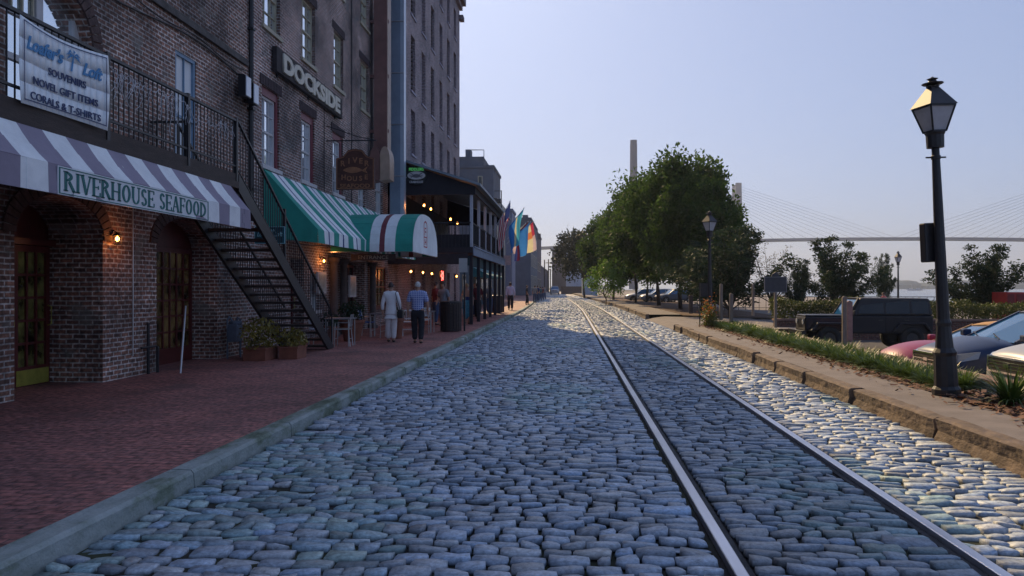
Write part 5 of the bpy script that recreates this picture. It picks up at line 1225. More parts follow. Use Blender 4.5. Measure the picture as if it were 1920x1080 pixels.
# ------------------------------------------------------------------ buildings farther down the street
def block(name, label, x0, x1, y0, y1, z1, m_, wins=(), face='x', parts=None, winm=M_DKGLASS, frame=M_CREAM):
    t = thing(name, ((x0 + x1) / 2, (y0 + y1) / 2, 0), label, 'building')
    m = MB(); m.box(x0, x1, y0, y1, -.2, z1); m.build('wall', m_, t)
    m = MB(); m.box(x0 - .15, x1 + .15, y0 - .15, y1 + .15, z1 + .003, z1 + .4); m.build('roof', m_, t)
    for (ya, yb, za, zb_, fc) in wins:
        m = MB()
        if fc == 'x': m.box(x1 + .003, x1 + .06, ya, yb, za, zb_)
        elif fc == '-x': m.box(x0 - .06, x0 - .003, ya, yb, za, zb_)
        else: m.box(ya, yb, y0 - .06, y0 - .003, za, zb_)
        o = m.build('window', frame, t); m = MB()
        if fc == 'x': m.box(x1 + .061, x1 + .07, ya + .12, yb - .12, za + .12, zb_ - .12)
        elif fc == '-x': m.box(x0 - .07, x0 - .061, ya + .12, yb - .12, za + .12, zb_ - .12)
        else: m.box(ya + .12, yb - .12, y0 - .07, y0 - .061, za + .12, zb_ - .12)
        m.build('pane', winm, o)
    return t
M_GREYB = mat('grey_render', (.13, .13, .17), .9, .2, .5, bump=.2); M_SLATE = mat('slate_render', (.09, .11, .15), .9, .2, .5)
# low shops just after the porch
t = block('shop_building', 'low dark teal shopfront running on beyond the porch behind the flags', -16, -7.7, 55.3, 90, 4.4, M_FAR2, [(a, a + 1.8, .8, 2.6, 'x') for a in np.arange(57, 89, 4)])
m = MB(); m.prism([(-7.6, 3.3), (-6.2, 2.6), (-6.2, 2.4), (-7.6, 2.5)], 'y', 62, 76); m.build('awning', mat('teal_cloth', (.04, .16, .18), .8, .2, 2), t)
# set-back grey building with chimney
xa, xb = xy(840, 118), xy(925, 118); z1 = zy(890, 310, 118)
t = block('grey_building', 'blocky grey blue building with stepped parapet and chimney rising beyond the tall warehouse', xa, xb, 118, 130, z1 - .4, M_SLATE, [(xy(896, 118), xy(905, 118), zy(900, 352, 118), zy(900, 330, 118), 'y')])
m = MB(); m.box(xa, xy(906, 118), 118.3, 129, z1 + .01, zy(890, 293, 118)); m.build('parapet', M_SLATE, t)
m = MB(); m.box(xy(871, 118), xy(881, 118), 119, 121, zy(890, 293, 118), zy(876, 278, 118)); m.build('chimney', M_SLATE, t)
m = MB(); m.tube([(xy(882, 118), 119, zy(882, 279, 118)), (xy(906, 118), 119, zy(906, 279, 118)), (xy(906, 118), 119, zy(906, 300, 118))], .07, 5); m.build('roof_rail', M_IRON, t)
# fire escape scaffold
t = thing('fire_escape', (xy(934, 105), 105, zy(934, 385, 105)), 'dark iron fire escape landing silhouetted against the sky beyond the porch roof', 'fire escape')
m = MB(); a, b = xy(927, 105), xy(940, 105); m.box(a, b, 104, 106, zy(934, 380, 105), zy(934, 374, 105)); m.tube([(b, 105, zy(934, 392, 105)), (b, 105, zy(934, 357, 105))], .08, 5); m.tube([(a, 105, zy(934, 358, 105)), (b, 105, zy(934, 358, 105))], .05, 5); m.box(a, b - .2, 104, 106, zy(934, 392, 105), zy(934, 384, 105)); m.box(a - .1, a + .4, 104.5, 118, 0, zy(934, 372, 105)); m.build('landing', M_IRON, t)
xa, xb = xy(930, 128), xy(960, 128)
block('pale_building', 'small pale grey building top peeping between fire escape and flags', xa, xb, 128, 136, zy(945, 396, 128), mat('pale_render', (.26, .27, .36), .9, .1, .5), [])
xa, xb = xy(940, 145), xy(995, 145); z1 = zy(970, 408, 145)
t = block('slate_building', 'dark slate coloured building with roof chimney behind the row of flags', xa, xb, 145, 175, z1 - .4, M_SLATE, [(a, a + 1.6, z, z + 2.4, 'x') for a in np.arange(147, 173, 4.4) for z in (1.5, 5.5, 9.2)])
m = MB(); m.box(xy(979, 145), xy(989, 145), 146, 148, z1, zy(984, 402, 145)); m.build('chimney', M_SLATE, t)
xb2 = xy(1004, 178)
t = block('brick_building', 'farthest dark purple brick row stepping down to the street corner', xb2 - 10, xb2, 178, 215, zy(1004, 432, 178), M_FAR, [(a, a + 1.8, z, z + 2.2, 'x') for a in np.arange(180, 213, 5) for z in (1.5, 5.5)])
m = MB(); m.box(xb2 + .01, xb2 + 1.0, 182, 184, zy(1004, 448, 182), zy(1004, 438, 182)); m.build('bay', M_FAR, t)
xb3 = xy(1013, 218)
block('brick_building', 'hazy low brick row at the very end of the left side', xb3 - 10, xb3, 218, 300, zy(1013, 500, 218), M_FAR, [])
# right far buildings
Y = 300; xa, xb = xy(1035, Y), xy(1061, Y)
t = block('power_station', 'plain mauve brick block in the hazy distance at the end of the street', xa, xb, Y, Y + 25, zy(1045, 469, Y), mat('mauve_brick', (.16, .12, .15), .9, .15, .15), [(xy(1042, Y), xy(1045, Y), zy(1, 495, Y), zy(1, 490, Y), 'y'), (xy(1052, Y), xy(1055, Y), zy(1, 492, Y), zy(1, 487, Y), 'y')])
Y = 280; xa, xb = xy(1061.5, Y), xy(1120, Y)
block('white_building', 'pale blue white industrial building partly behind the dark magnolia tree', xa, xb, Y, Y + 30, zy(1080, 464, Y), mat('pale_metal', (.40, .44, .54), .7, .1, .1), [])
Y = 190; m = MB(); m.box(xy(1052, Y), xy(1092, Y), Y, Y + 1, 0, zy(1070, 537, Y) if zy(1070, 537, Y) > 1.5 else 1.9); o = m.build('brick_wall', mat('far_brown_wall', (.14, .09, .08), .9, .2, .6)); props(o, 'low brown wall across the bend of the street', 'wall')
Y = 150
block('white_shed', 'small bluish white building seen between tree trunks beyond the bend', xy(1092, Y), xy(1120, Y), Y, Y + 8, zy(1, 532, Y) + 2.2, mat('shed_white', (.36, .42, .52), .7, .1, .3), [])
for i, (px, py) in enumerate(((1021, 487), (1028.5, 486), (1032, 504))):
    Y = 240; x = xy(px, Y); z = zy(px, py, Y); t = thing('utility_pole', (x, Y, 0), ['thin leftmost utility pole under the distant bridge ramp', 'utility pole with crossarm under the distant bridge ramp', 'shortest utility pole beside the mauve block'][i], 'pole')
    m = MB(); m.tube([(x, Y, 0), (x, Y, z)], .16, 6); m.build('pole', M_WOOD, t)
    if i == 1: m = MB(); m.box(x - .9, x + .9, Y - .05, Y + .05, z - 1.2, z - 1.0); m.build('crossarm', M_WOOD, t)
# tall stack
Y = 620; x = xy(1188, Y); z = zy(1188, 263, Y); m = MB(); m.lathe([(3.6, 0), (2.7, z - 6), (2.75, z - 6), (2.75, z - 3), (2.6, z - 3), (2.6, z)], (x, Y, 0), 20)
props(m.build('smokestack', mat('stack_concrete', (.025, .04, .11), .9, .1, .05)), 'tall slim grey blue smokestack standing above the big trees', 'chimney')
# far shore across the river
rs = np.random.default_rng(5); m = MB(); prev = None
for i in range(60):
    px = 1540 + 520 * i / 59; Y = 1560 + 10 * math.sin(i); x = xy(px, Y); h = 9 + 5 * rs.random() + 3 * math.sin(i * .5)
    m.lathe([(26, -3), (26, h * .6 - 2), (18, h - 2), (5, h)], (x, Y, 0), 8, rot=rs.random())
props(m.build('far_shore_trees', mat('far_wood', (.05, .08, .09), .95, .3, .02)), 'hazy wooded far bank of the river', 'trees', kind='stuff')
m = MB(); m.box(xy(1500, 1540), xy(2080, 1540), 1530, 1900, -4, -.9); props(m.build('far_shore', mat('shore_mud', (.14, .14, .13), .95, .2, .02)), kind='structure')
# boats tiny on the river
for i, (px, py) in enumerate(((1709, 545), (1722, 543.5))):
    Y = 900; x = xy(px, Y); t = thing('boat', (x, Y, -2.2), ['small white boat in front of the far shore, left one', 'small white boat in front of the far shore, right one'][i], 'boat')
    m = MB(); m.add([(x-4, Y-1.2, -2.2), (x+3, Y-1.2, -2.2), (x+5, Y, -1.4), (x+3, Y+1.2, -2.2), (x-4, Y+1.2, -2.2), (x-4.2, Y-1.5, -.9), (x+3, Y-1.5, -.9), (x+5.8, Y, -.5), (x+3, Y+1.5, -.9), (x-4.2, Y+1.5, -.9)], [(0,4,3,2,1), (5,6,7,8,9), (0,1,6,5), (1,2,7,6), (2,3,8,7), (3,4,9,8), (4,0,5,9)]); m.build('hull', M_WHITEP, t)
    m = MB(); m.box(x - 2, x + 1, Y - 1, Y + 1, -.8, .5); m.build('cabin', M_WHITEP, t)
# ------------------------------------------------------------------ cable-stayed bridge
BY = 990
def bz(x): u = (x - xy(1650, BY)) / 300; return zy(1650, 446, BY) - 5.2 * min(u * u, 4) - (2.2 * (u - 2) * 9 if u > 2 else 0) - (abs(u) - 2) * (12 if u < -2 else 0)
t = thing('cable_bridge', (xy(1650, BY), BY, 0), 'long cable stayed bridge with slim pylons crossing the hazy background', 'bridge')
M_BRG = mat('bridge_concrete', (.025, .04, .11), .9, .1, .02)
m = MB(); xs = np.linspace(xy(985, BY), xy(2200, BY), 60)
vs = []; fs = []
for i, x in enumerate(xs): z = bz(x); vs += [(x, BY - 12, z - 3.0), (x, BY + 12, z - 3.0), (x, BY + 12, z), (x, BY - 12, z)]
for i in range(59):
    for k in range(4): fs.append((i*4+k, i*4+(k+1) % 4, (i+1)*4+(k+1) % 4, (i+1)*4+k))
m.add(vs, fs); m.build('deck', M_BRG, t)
p1, p2 = xy(1381.5, BY), xy(1968, BY); zt = zy(1381, 345, BY)
for p in (p1, p2):
    m = MB()
    for yy in (-14, 14): m.add([(p-4.5, BY+yy-3, -3), (p+4.5, BY+yy-3, -3), (p+4.5, BY+yy+3, -3), (p-4.5, BY+yy+3, -3), (p-3.3, BY+yy*.7-2, zt), (p+3.3, BY+yy*.7-2, zt), (p+3.3, BY+yy*.7+2, zt), (p-3.3, BY+yy*.7+2, zt)], [(0,3,2,1),(4,5,6,7),(0,1,5,4),(1,2,6,5),(2,3,7,6),(3,0,4,7)])
    m.box(p - 3.2, p + 3.2, BY - 9, BY + 9, zt - 8, zt - 4); m.box(p - 3.2, p + 3.2, BY - 12, BY + 12, bz(p) - 8, bz(p) - 3.2); m.build('pylon', M_BRG, t)
    for s_ in (-1, 1):
        for k in range(13):
            f = (k + 1) / 13; x2 = p + s_ * (15 + 168 * f); z0 = zt - 4 - (1 - f) * 38
            m = MB(); m.tube([(p, BY - 11, z0), (x2, BY - 11.5, bz(x2))], .13, 4); m.build('stay_cable', M_BRG, t)
for px in (1100, 1190, 1285): m = MB(); x = xy(px, BY); m.box(x - 2, x + 2, BY - 8, BY + 8, -3, bz(x) - 3.1); m.build('pier', M_BRG, t)

# ------------------------------------------------------------------ trees
def tree_master(kind, seed, H, cr, cb, leaf_m, n_clump, n_leaf, LL, LW, name, trunk_r=.16, flat=1.0, spread=.34):
    """returns an Empty at origin with trunk, limbs and crown built round the origin"""
    rs = np.random.default_rng(seed); rd = random.Random(seed)
    t = thing(name, (0, 0, 0), 'tree', 'tree')
    m = MB(); tips = []
    if kind == 'oak':
        top = H * .80; pts = [(rd.uniform(-.1, .1) * i, rd.uniform(-.1, .1) * i, top * i / 6) for i in range(7)]
        m.tube(pts, [trunk_r * (1 - .12 * i) for i in range(7)], 8)
        for k in range(14):
            a = rd.uniform(0, 2 * PI); z0 = cb * .8 + (top - cb) * rd.random() * .9; L_ = cr * rd.uniform(.5, .85)
            e = (math.cos(a) * L_, math.sin(a) * L_, z0 + L_ * rd.uniform(.3, .8)); mid = (e[0] * .5, e[1] * .5, z0 + (e[2] - z0) * .65)
            m.tube([(0, 0, z0), mid, e], [trunk_r * .4, trunk_r * .25, trunk_r * .08], 6)
        cz = (H + cb) / 2; rzv = (H - cb) / 2; cl = []
        for k in range(n_clump):
            v = rs.normal(0, 1, 3); v /= np.linalg.norm(v); q = rs.uniform(.55, 1.0) ** .6
            env = 1 - .18 * math.sin(3 * math.atan2(v[1], v[0]) + seed) - .1 * rs.random()
            cl.append((np.array([v[0] * cr * q * env, v[1] * cr * q * env, cz + v[2] * rzv * q]), rs.uniform(.7, 1.25) * cr * spread))
    else:       # vase: several stems radiating up, foliage sprays along them
        cl = []; ns = 7
        for k in range(ns * 3):
            a = 2 * PI * k / (ns * 3) + rd.uniform(-.2, .2); lean = rd.uniform(.15, 1.05); L_ = (H - cb * .6) * rd.uniform(.75, 1.05) / (1 + .25 * lean)
            dirv = np.array([math.cos(a) * math.sin(lean), math.sin(a) * math.sin(lean), math.cos(lean)])
            b0 = np.array([0, 0, cb * .55]); pts = [b0 + dirv * L_ * f + np.array([0, 0, .12 * L_ * f * f]) for f in (0, .3, .6, .9, 1.05)]
            m.tube([tuple(p) for p in pts], [.03 * H / 4, .024 * H / 4, .016 * H / 4, .009 * H / 4, .004], 5)
            for f in np.linspace(.38, 1.06, max(3, n_clump // (ns * 3))):
                cl.append((b0 + dirv * L_ * f + np.array([0, 0, .12 * L_ * f * f]) + rs.normal(0, .05 * cr, 3), cr * spread * rs.uniform(.6, 1.1)))
        m.tube([(0, 0, 0), (0.03, 0.02, cb * .6)], [trunk_r, trunk_r * .8], 7)
    m.build('trunk', M_BARK, t, smooth=True)
    P = []; O = []
    for c, r_ in cl:
        v = rs.normal(0, 1, (n_leaf, 3)); v /= np.linalg.norm(v, axis=1)[:, None]; rad = (rs.random(n_leaf) ** .5)[:, None] * r_
        lump = 1 + .25 * np.sin(v[:, 0] * 7 + seed) * np.sin(v[:, 1] * 6)
        P.append(c + v * rad * lump[:, None] * np.array([1, 1, flat])); O.append(v * .8 + np.array([0, 0, .15]))
    leaf_cloud('crown', np.concatenate(P), rs, LL, LW, leaf_m, t, outward=np.concatenate(O))
    return t
oakA = tree_master('oak', 1, 9.5, 3.6, 2.4, M_LEAF, 84, 300, .16, .075, 'oak_tree')
oakB = tree_master('oak', 2, 9.5, 3.4, 2.3, M_LEAF, 80, 300, .16, .075, 'oak_tree')
oakC = tree_master('oak', 5, 9.5, 3.9, 2.6, M_LEAF, 88, 290, .165, .078, 'oak_tree')
OG = 'street trees beyond the driveway'
def put(o, px, Y, H, label, rz=0, wide=1.0, z=0., first=False, base=9.5, grp=OG):
    s_ = H / base; x = xy(px, Y); c = o if first else copy_tree(o)
    c.location = (x, Y, z); c.rotation_euler = (0, 0, rz); c.scale = (s_ * wide, s_ * wide, s_); c['label'] = label
    if grp: c['group'] = grp
    return c
put(oakA, 1150, 92, 9.6, 'leftmost of the big green street trees, its edge lit yellow green', .3, .92, first=True)
put(oakB, 1192, 80, 11.0, 'second big street tree from the left, below the smokestack', 1.2, .95, first=True)
put(oakC, 1236, 68, 11.0, 'tallest big street tree at the middle of the row', 2.0, .95, first=True)
put(oakA, 1276, 58, 10.6, 'dense dark street tree right of the tallest one', 3.3, .92)
put(oakB, 1316, 54, 8.5, 'rounded dark street tree nearest the second street lamp', 4.4, .90)
put(oakC, 1212, 86, 9.2, 'rear street tree between the second and the tallest trunk', 5.0, .95)
put(oakA, 1340, 60, 7.4, 'rightmost dark street tree beside the bridge pylon', .9, .80)
mg = tree_master('oak', 9, 8.5, 3.3, 2.6, M_LEAFD, 46, 120, .22, .11, 'magnolia_tree', .15)
put(mg, 1096, 122, 10.5, 'dull brownish magnolia left of the green street trees', .5, 1.0, first=True, base=8.5, grp=None)
yg = tree_master('oak', 12, 3.4, 1.5, .6, M_LEAFY, 26, 110, .10, .05, 'young_tree', .06)
put(yg, 1136, 76, 4.0, 'small bright yellow green tree under the left end of the tree row', 0, 1.0, first=True, base=3.4, grp=None)
vs1 = tree_master('vase', 21, 3.6, 1.6, 1.2, M_LEAFS, 150, 84, .075, .028, 'crape_myrtle', .09, .7, .24)
vs2 = tree_master('vase', 25, 3.6, 1.6, 1.2, M_LEAFS, 160, 84, .075, .028, 'crape_myrtle', .09, .7, .24)
def putv(o, px, Y, H, label, rz, wide=1., first=False, leafm=None, z=-.45):
    s_ = H / 3.75; c = o if first else copy_tree(o); c.location = (xy(px, Y), Y, z); c.rotation_euler = (0, 0, rz); c.scale = (s_ * wide, s_ * wide, s_); c['label'] = label; c['group'] = 'small spreading trees by the river'; return c
putv(vs1, 1566, 44, 4.15, 'wide feathery small tree above the bonnet of the black four by four', .5, 1.12, True, z=-.1)
putv(vs2, 1845, 38, 3.75, 'feathery small tree right of the near street lamp, beside the red box', 1.5, 1.15, True)
putv(vs1, 1657, 50, 3.2, 'smallest thin tree standing over the red figure', 2.5, .50, z=.25)
putv(vs2, 1500, 55, 3.7, 'green bushy small tree behind the historical marker, left of the wide feathery one', 3.1, .62)
putv(vs1, 1370, 44, 5.0, 'leafy lower tree right of the second street lamp', 4.0, 1.35)
putv(vs2, 1325, 50, 4.6, 'dark lower tree in front of the tall row near the flowering shrub', 5.0, 1.1)
sp = tree_master('vase', 31, 3.6, 1.6, 1.2, M_LEAFP, 130, 14, .05, .02, 'bare_tree', .07, .8, .2)
c = putv(sp, 1447, 60, 5.3, 'pale sparse twiggy tree behind the historical marker', .2, 1.1, True); del c['group']
# far shade tree line behind trunks at parking
def hedge(name, label, x0, x1, y0, y1, z0, z1, n, m_, L=.06, W=.028, seed=1, wob=.15, cat='hedge', parent=None):
    rs = np.random.default_rng(seed); P = rs.random((n, 3)); P[:, 2] = P[:, 2] ** .6
    X_ = x0 + (x1 - x0) * P[:, 0]; Y_ = y0 + (y1 - y0) * P[:, 1]; top = z1 + wob * (np.sin(X_ * 1.7) * .5 + np.sin(X_ * 4.3 + 1) * .3 + rs.normal(0, .25, n))
    Z_ = z0 + (top - z0) * P[:, 2]
    t = thing(name, ((x0 + x1) / 2, (y0 + y1) / 2, z0), label, cat)
    o = leaf_cloud('foliage', np.stack([X_, Y_, Z_], -1) - np.array(t.location), rs, L, W, m_, t)
    m = MB(); 
    for x in np.arange(x0 + .1, x1, .45): m.tube([(x, (y0+y1)/2, z0), (x + rs.uniform(-.1, .1), (y0+y1)/2, z0 + (z1 - z0) * .7)], .018, 4)
    m.build('stem', M_BARK, t); return t
t = thing('planter_wall', (16, 33.5, -.45), 'low dark red brick planter wall across the back of the parking lot', 'wall')
m = MB(); m.box(8.4, 40, 33.3, 33.52, -.45, .32); m.build('wall_face', M_PLANT2, t); m = MB(); m.box(8.35, 40.05, 33.25, 33.57, .323, .40); m.build('coping', MATS['coping_stone'], t)
M_HEDGE = mat('hedge_leaf', (.045, .075, .018), .6, .5, .8, col2=(.13, .15, .03), transl=.3)
hedge('hedge', 'low clipped hedge on the planter wall, left of the black four by four', 8.5, 14.6, 33.6, 34.8, .3, 1.15, 9000, M_HEDGE, seed=2)
hedge('hedge', 'low clipped hedge on the planter wall behind the near street lamp', 14.8, 27, 33.6, 34.8, .3, 1.05, 15000, M_HEDGE, seed=3)
# thin river railing and white shapes behind the marker
t = thing('river_railing', (20, 60, -.1), 'thin dark railing along the river edge behind the hedge', 'railing')
m = MB(); m.box(9, 44, 60, 60.05, .95, 1.0); m.box(9, 44, 60, 60.05, .15, .18); m.build('rail', M_IRON, t)
m = MB()
for x in np.arange(9, 44, .5): m.box(x, x + .03, 60.01, 60.04, -.1, .95)
m.build('bars', M_IRON, t)

# ------------------------------------------------------------------ street lamps
def lamp_master(H, label, box=False, lean=0.0):
    t = thing('street_lamp', (0, 0, 0), label, 'street lamp', 'black lantern street lamps')
    M_LG = mat('lantern_glass', (.62, .64, .70), .15, .12, 6, transl=.3)
    m = MB(); m.lathe([(.18, 0), (.18, .10), (.15, .14), (.14, .55), (.155, .60), (.115, .66), (.09, .95), (.10, 1.0), (.078, 1.06)], (0, 0, 0), 12); m.build('base', M_IRON, t, smooth=False)
    zl = H - .98
    m = MB(); m.lathe([(.082, 1.05), (.062, 2.6), (.052, zl - .16), (.062, zl - .15), (.062, zl - .11), (.05, zl - .10), (.05, zl + .02)], (0, 0, 0), 12); m.tube([(-.15, 0, zl - .13), (.15, 0, zl - .13)], .012, 6); m.build('pole', M_IRON, t)
    m = MB(); m.lathe([(.11, zl), (.115, zl + .17), (.13, zl + .20), (.13, zl + .215)], (0, 0, 0), 12)
    s0, s1, g0, g1 = .10, .185, zl + .22, zl + .55     # lantern: bottom, top half-widths
    for sx, sy in ((1, 1), (1, -1), (-1, 1), (-1, -1)): m.bar((sx * s0, sy * s0, g0), (sx * s1, sy * s1, g1), .022, .022)
    for a, b in (((1, 1), (1, -1)), ((1, -1), (-1, -1)), ((-1, -1), (-1, 1)), ((-1, 1), (1, 1))):
        m.bar((a[0] * s0, a[1] * s0, g0), (b[0] * s0, b[1] * s0, g0), .024, .02); m.bar((a[0] * s1, a[1] * s1, g1), (b[0] * s1, b[1] * s1, g1), .03, .026)
    m.build('lantern_frame', M_IRON, t)
    m = MB(); q0, q1 = s0 - .004, s1 - .006
    for a, b in (((1, 1), (1, -1)), ((1, -1), (-1, -1)), ((-1, -1), (-1, 1)), ((-1, 1), (1, 1))):
        m.quad((a[0]*q0, a[1]*q0, g0+.012), (b[0]*q0, b[1]*q0, g0+.012), (b[0]*q1, b[1]*q1, g1-.012), (a[0]*q1, a[1]*q1, g1-.012))
    o = m.build('glass_panes', M_LG, t)
    m = MB(); m.lathe([(.06, g0 - .02), (.06, g0 + .10), (.035, g0 + .12), (.04, g0 + .25), (.03, g0 + .32), (.06, g0 + .33), (.06, g0 + .36)], (0, 0, 0), 10); m.build('lamp_holder', M_BLACKP, t)
    m = MB(); r2 = .06; zz = g1 + .26; vs = [(sx * .207, sy * .207, g1 + .012) for sx, sy in ((1, 1), (-1, 1), (-1, -1), (1, -1))] + [(sx * r2, sy * r2, zz) for sx, sy in ((1, 1), (-1, 1), (-1, -1), (1, -1))]
    m.add(vs, [(3, 2, 1, 0), (4, 5, 6, 7), (0, 1, 5, 4), (1, 2, 6, 5), (2, 3, 7, 6), (3, 0, 4, 7)]); m.build('hood', mat('dull_black_metal', (.05, .045, .05), .55, .2, 5), t)
    m = MB(); m.lathe([(.075, zz), (.085, zz + .03), (.055, zz + .04), (.13, zz + .05), (.14, zz + .065), (.06, zz + .085), (.045, zz + .11), (.075, zz + .125), (.03, zz + .14), (.01, zz + .155)], (0, 0, 0), 10); m.build('finial', M_IRON, t)
    return t
L1 = lamp_master(4.36, 'tall black leaning street lamp with metal box on its pole before the parked cars')
lx, lyy = xy(1775, 11.25), 11.25; L1.location = (lx, lyy, .215); L1.rotation_euler = (0, R(-2.9), R(14))
bx_ = MB(); bx_.box(-.16, .12, .07, .20, 1.83, 2.37); bo_ = bx_.build('control_box', M_BLACKP, L1, local=True, bevel=.02)
L2 = copy_tree(L1, (xy(1331, 30.2), 30.2, .19), .6, 'black street lamp at the driveway before the dark trees'); L2.rotation_euler = (0, R(-.3), .6)
for c in list(L2.children):
    if c.name.startswith('control_box'): bpy.data.objects.remove(c)
L3 = copy_tree(L2, (xy(1684, 62), 62, -.45), .2, 'distant slim street lamp by the river under the bridge deck'); L3.scale = (.95, .95, 1.12)

# ------------------------------------------------------------------ border planting
def clump_master(seed, n, L, label, name='grass_clump'):
    rs = np.random.default_rng(seed); V = []; 
    for i in range(n):
        a = rs.uniform(0, 2 * PI); r0 = rs.uniform(0, .07); ln = L * rs.uniform(.6, 1.15) * 1.15; wd = rs.uniform(.014, .024); lean = rs.uniform(.25, 1.15)
        d = np.array([math.cos(a), math.sin(a), 0]); s_ = np.array([-d[1], d[0], 0]) * wd; p = d * r0; rows = []
        for f in (0, .35, .7, 1.0):
            ang = lean * (.4 + 1.5 * f); p2 = p if f == 0 else p + (d * math.sin(ang) + np.array([0, 0, math.cos(ang)])) * ln * (.33)
            p = p2; k = (1 - f * .92); rows.append((p - s_ * k, p + s_ * k))
        for r1, r2 in zip(rows, rows[1:]): V += [r1[0], r1[1], r2[1], r2[0]]
    V = np.array(V); o = np_mesh(name, V, np.arange(len(V)).reshape(-1, 4), M_BLADE, smooth=False)
    return props(o, label, 'grass plant', 'border grass clumps along the path')
cA = clump_master(1, 260, .27, 'leafy green grass clump in the border row along the path'); cB = clump_master(2, 240, .29, cA['label'])
first = {0: True, 1: True}; rc = random.Random(8); y = 12.0
while y < 29.5:
    for x in (5.46, 5.80):
        k = rc.randint(0, 1); src = (cA, cB)[k]
        if first[k]: o = src; first[k] = False
        else: o = src.copy(); C.objects.link(o)
        s_ = rc.uniform(.85, 1.25); o.location = (x + rc.uniform(-.06, .06), y + rc.uniform(-.08, .08), .19); o.rotation_euler = (0, 0, rc.uniform(0, 6)); o.scale = (s_, s_, s_ * rc.uniform(.8, 1.05)); o.location.z = KZ - .03
    y += .27
big = clump_master(5, 240, .52, 'large arching dark green strap leaf plant right at the foot of the near street lamp', 'strap_leaf_plant'); del big['group']; big.location = (5.55, 10.45, KZ - .03)
sm = clump_master(6, 90, .22, 'small low green tuft in the mulch at the right edge before the brick wall', 'grass_tuft'); del sm['group']; sm.location = (5.60, 9.15, KZ - .02)
# flowering shrub at the second lamp
t = thing('flowering_shrub', (xy(1327, 30.6) - .1, 29.6, .2), 'slim shrub with yellow and orange flowers at the foot of the second street lamp', 'shrub')
rs = np.random.default_rng(4); P = rs.normal(0, 1, (900, 3)) * np.array([.14, .14, .3]); P[:, 2] = np.abs(P[:, 2]) * 1.1 + .1
leaf_cloud('foliage', P, rs, .05, .022, mat('shrub_yellow', (.16, .17, .03), .5, .4, 4, transl=.3), t)
P = rs.normal(0, 1, (110, 3)) * np.array([.14, .14, .2]); P[:, 2] += .75; leaf_cloud('flowers', P, rs, .035, .03, mat('orange_petal', (.60, .20, .04), .6, .4, 6, transl=.3), t)

# ------------------------------------------------------------------ posts and signs on the right
def post(px, Y, pyt, pyb, label, m_=M_POSTW, r=.06, name='post', grp=None, x=None):
    X = xy(px, Y); z0 = zy(px, pyb, Y); z1 = zy(px, pyt, Y); m = MB(); m.box(X - r, X + r, Y - r, Y + r, z0, z1); m.prism([(X - r, z1 + .002), (X + r, z1 + .002), (X, z1 + r * .5)], 'y', Y - r, Y + r)
    o = m.build(name, m_); o.modifiers.new('b', 'BEVEL').width = .008; return props(o, label, 'post', grp)
post(1371, 28.5, 551, 604, 'short weathered grey post behind the start of the grass border', r=.06)
post(1352, 29.2, 533, 600, 'taller pale post just right of the second street lamp', r=.055)
post(1412, 33, 533, 592, 'thin post between marker and driveway', r=.045)
post(1294, 34, 554, 588, 'short brown twin post at the driveway corner', M_WOOD, r=.05); post(1297.5, 34.2, 554, 588, 'short brown post right beside its twin at the driveway corner', M_WOOD, r=.035)
post(1583, 22.3, 557, 648, 'square weathered post standing before the door of the black four by four', r=.055)
post(1592, 22.8, 566, 640, 'dull post close behind the square one before the black four by four', mat('pinkish_post', (.30, .18, .16), .8, .2, 5), r=.075)
t = thing('sign_post', (xy(1312, 31), 31, .1), 'dark board on thin black posts left of the flowering shrub', 'sign')
m = MB(); X = xy(1312, 31); m.box(X - .02, X + .02, 30.98, 31.02, .1, zy(1312, 530, 31)); m.build('post', M_IRON, t)
m = MB(); m.box(X + .03, xy(1336, 31), 30.98, 31.02, zy(1312, 556, 31), zy(1312, 531, 31)); m.build('board', M_BLACKP, t)
t = thing('historical_marker', (xy(1453, 30), 32.6, .0), 'dark cast historical marker plaque with crest on a grey post above the hedge', 'sign')
Y = 32.6; a, b = xy(1433, Y), xy(1475, Y); za, zb_ = zy(1453, 548, Y), zy(1453, 519, Y); xm = (a + b) / 2
M_PLQ = mat('cast_plaque', (.05, .05, .06), .5, .2, 6); m = MB(); m.box(a, b, Y - .03, Y + .03, za, zb_); m.lathe([(.11, -.0), (.11, .02)], (xm, Y, zb_), 14)
m.prism([(xm - .17, zb_), (xm + .17, zb_), (xm + .12, zb_ + .12), (xm, zb_ + .2), (xm - .12, zb_ + .12)], 'y', Y - .025, Y + .025); m.build('plaque', M_PLQ, t)
m = MB()
for q in ((a, b, zb_ - .02, zb_), (a, b, za, za + .02), (a, a + .02, za + .02, zb_ - .02), (b - .02, b, za + .02, zb_ - .02)): m.box(q[0], q[1], Y - .036, Y - .031, q[2], q[3])
m.build('border', mat('plaque_edge', (.22, .22, .24), .5, .2, 6), t); m = MB(); m.box(xm - .05, xm + .05, Y - .05, Y + .05, -.45, za - .002); m.build('post', M_POSTW, t)
# red box kiosk and red figure
t = thing('red_kiosk', (xy(1903, 37), 37, -.1), 'red vending box with vertical panels beyond the planter at the right edge', 'kiosk')
a, b = xy(1887, 36), xy(1935, 36); za, zb_ = -.1, zy(1900, 548, 36); M_RK = mat('red_paint', (.42, .03, .03), .45, .15, 4)
m = MB(); m.box(a, b, 36, 37.2, za, zb_); m.build('cabinet', M_RK, t, bevel=.02); m = MB(); m.box(a + .05, a + .32, 35.97, 35.995, za + .1, zb_ - .08); m.box(a + .42, b - .05, 35.97, 35.995, za + .1, zb_ - .08); m.build('door_panel', mat('deep_red', (.20, .01, .015), .4, .1, 4), t)
person(xy(1657, 46), 46, R(40), 1.5, 'person in red top sitting high behind the hedge under the smallest tree', mat('red_top', (.50, .05, .06), .8, .15, 5), mat('red_shorts', (.30, .05, .06), .8, .15, 5), M_HAIRD, .05, detail=False, ground=-.1)

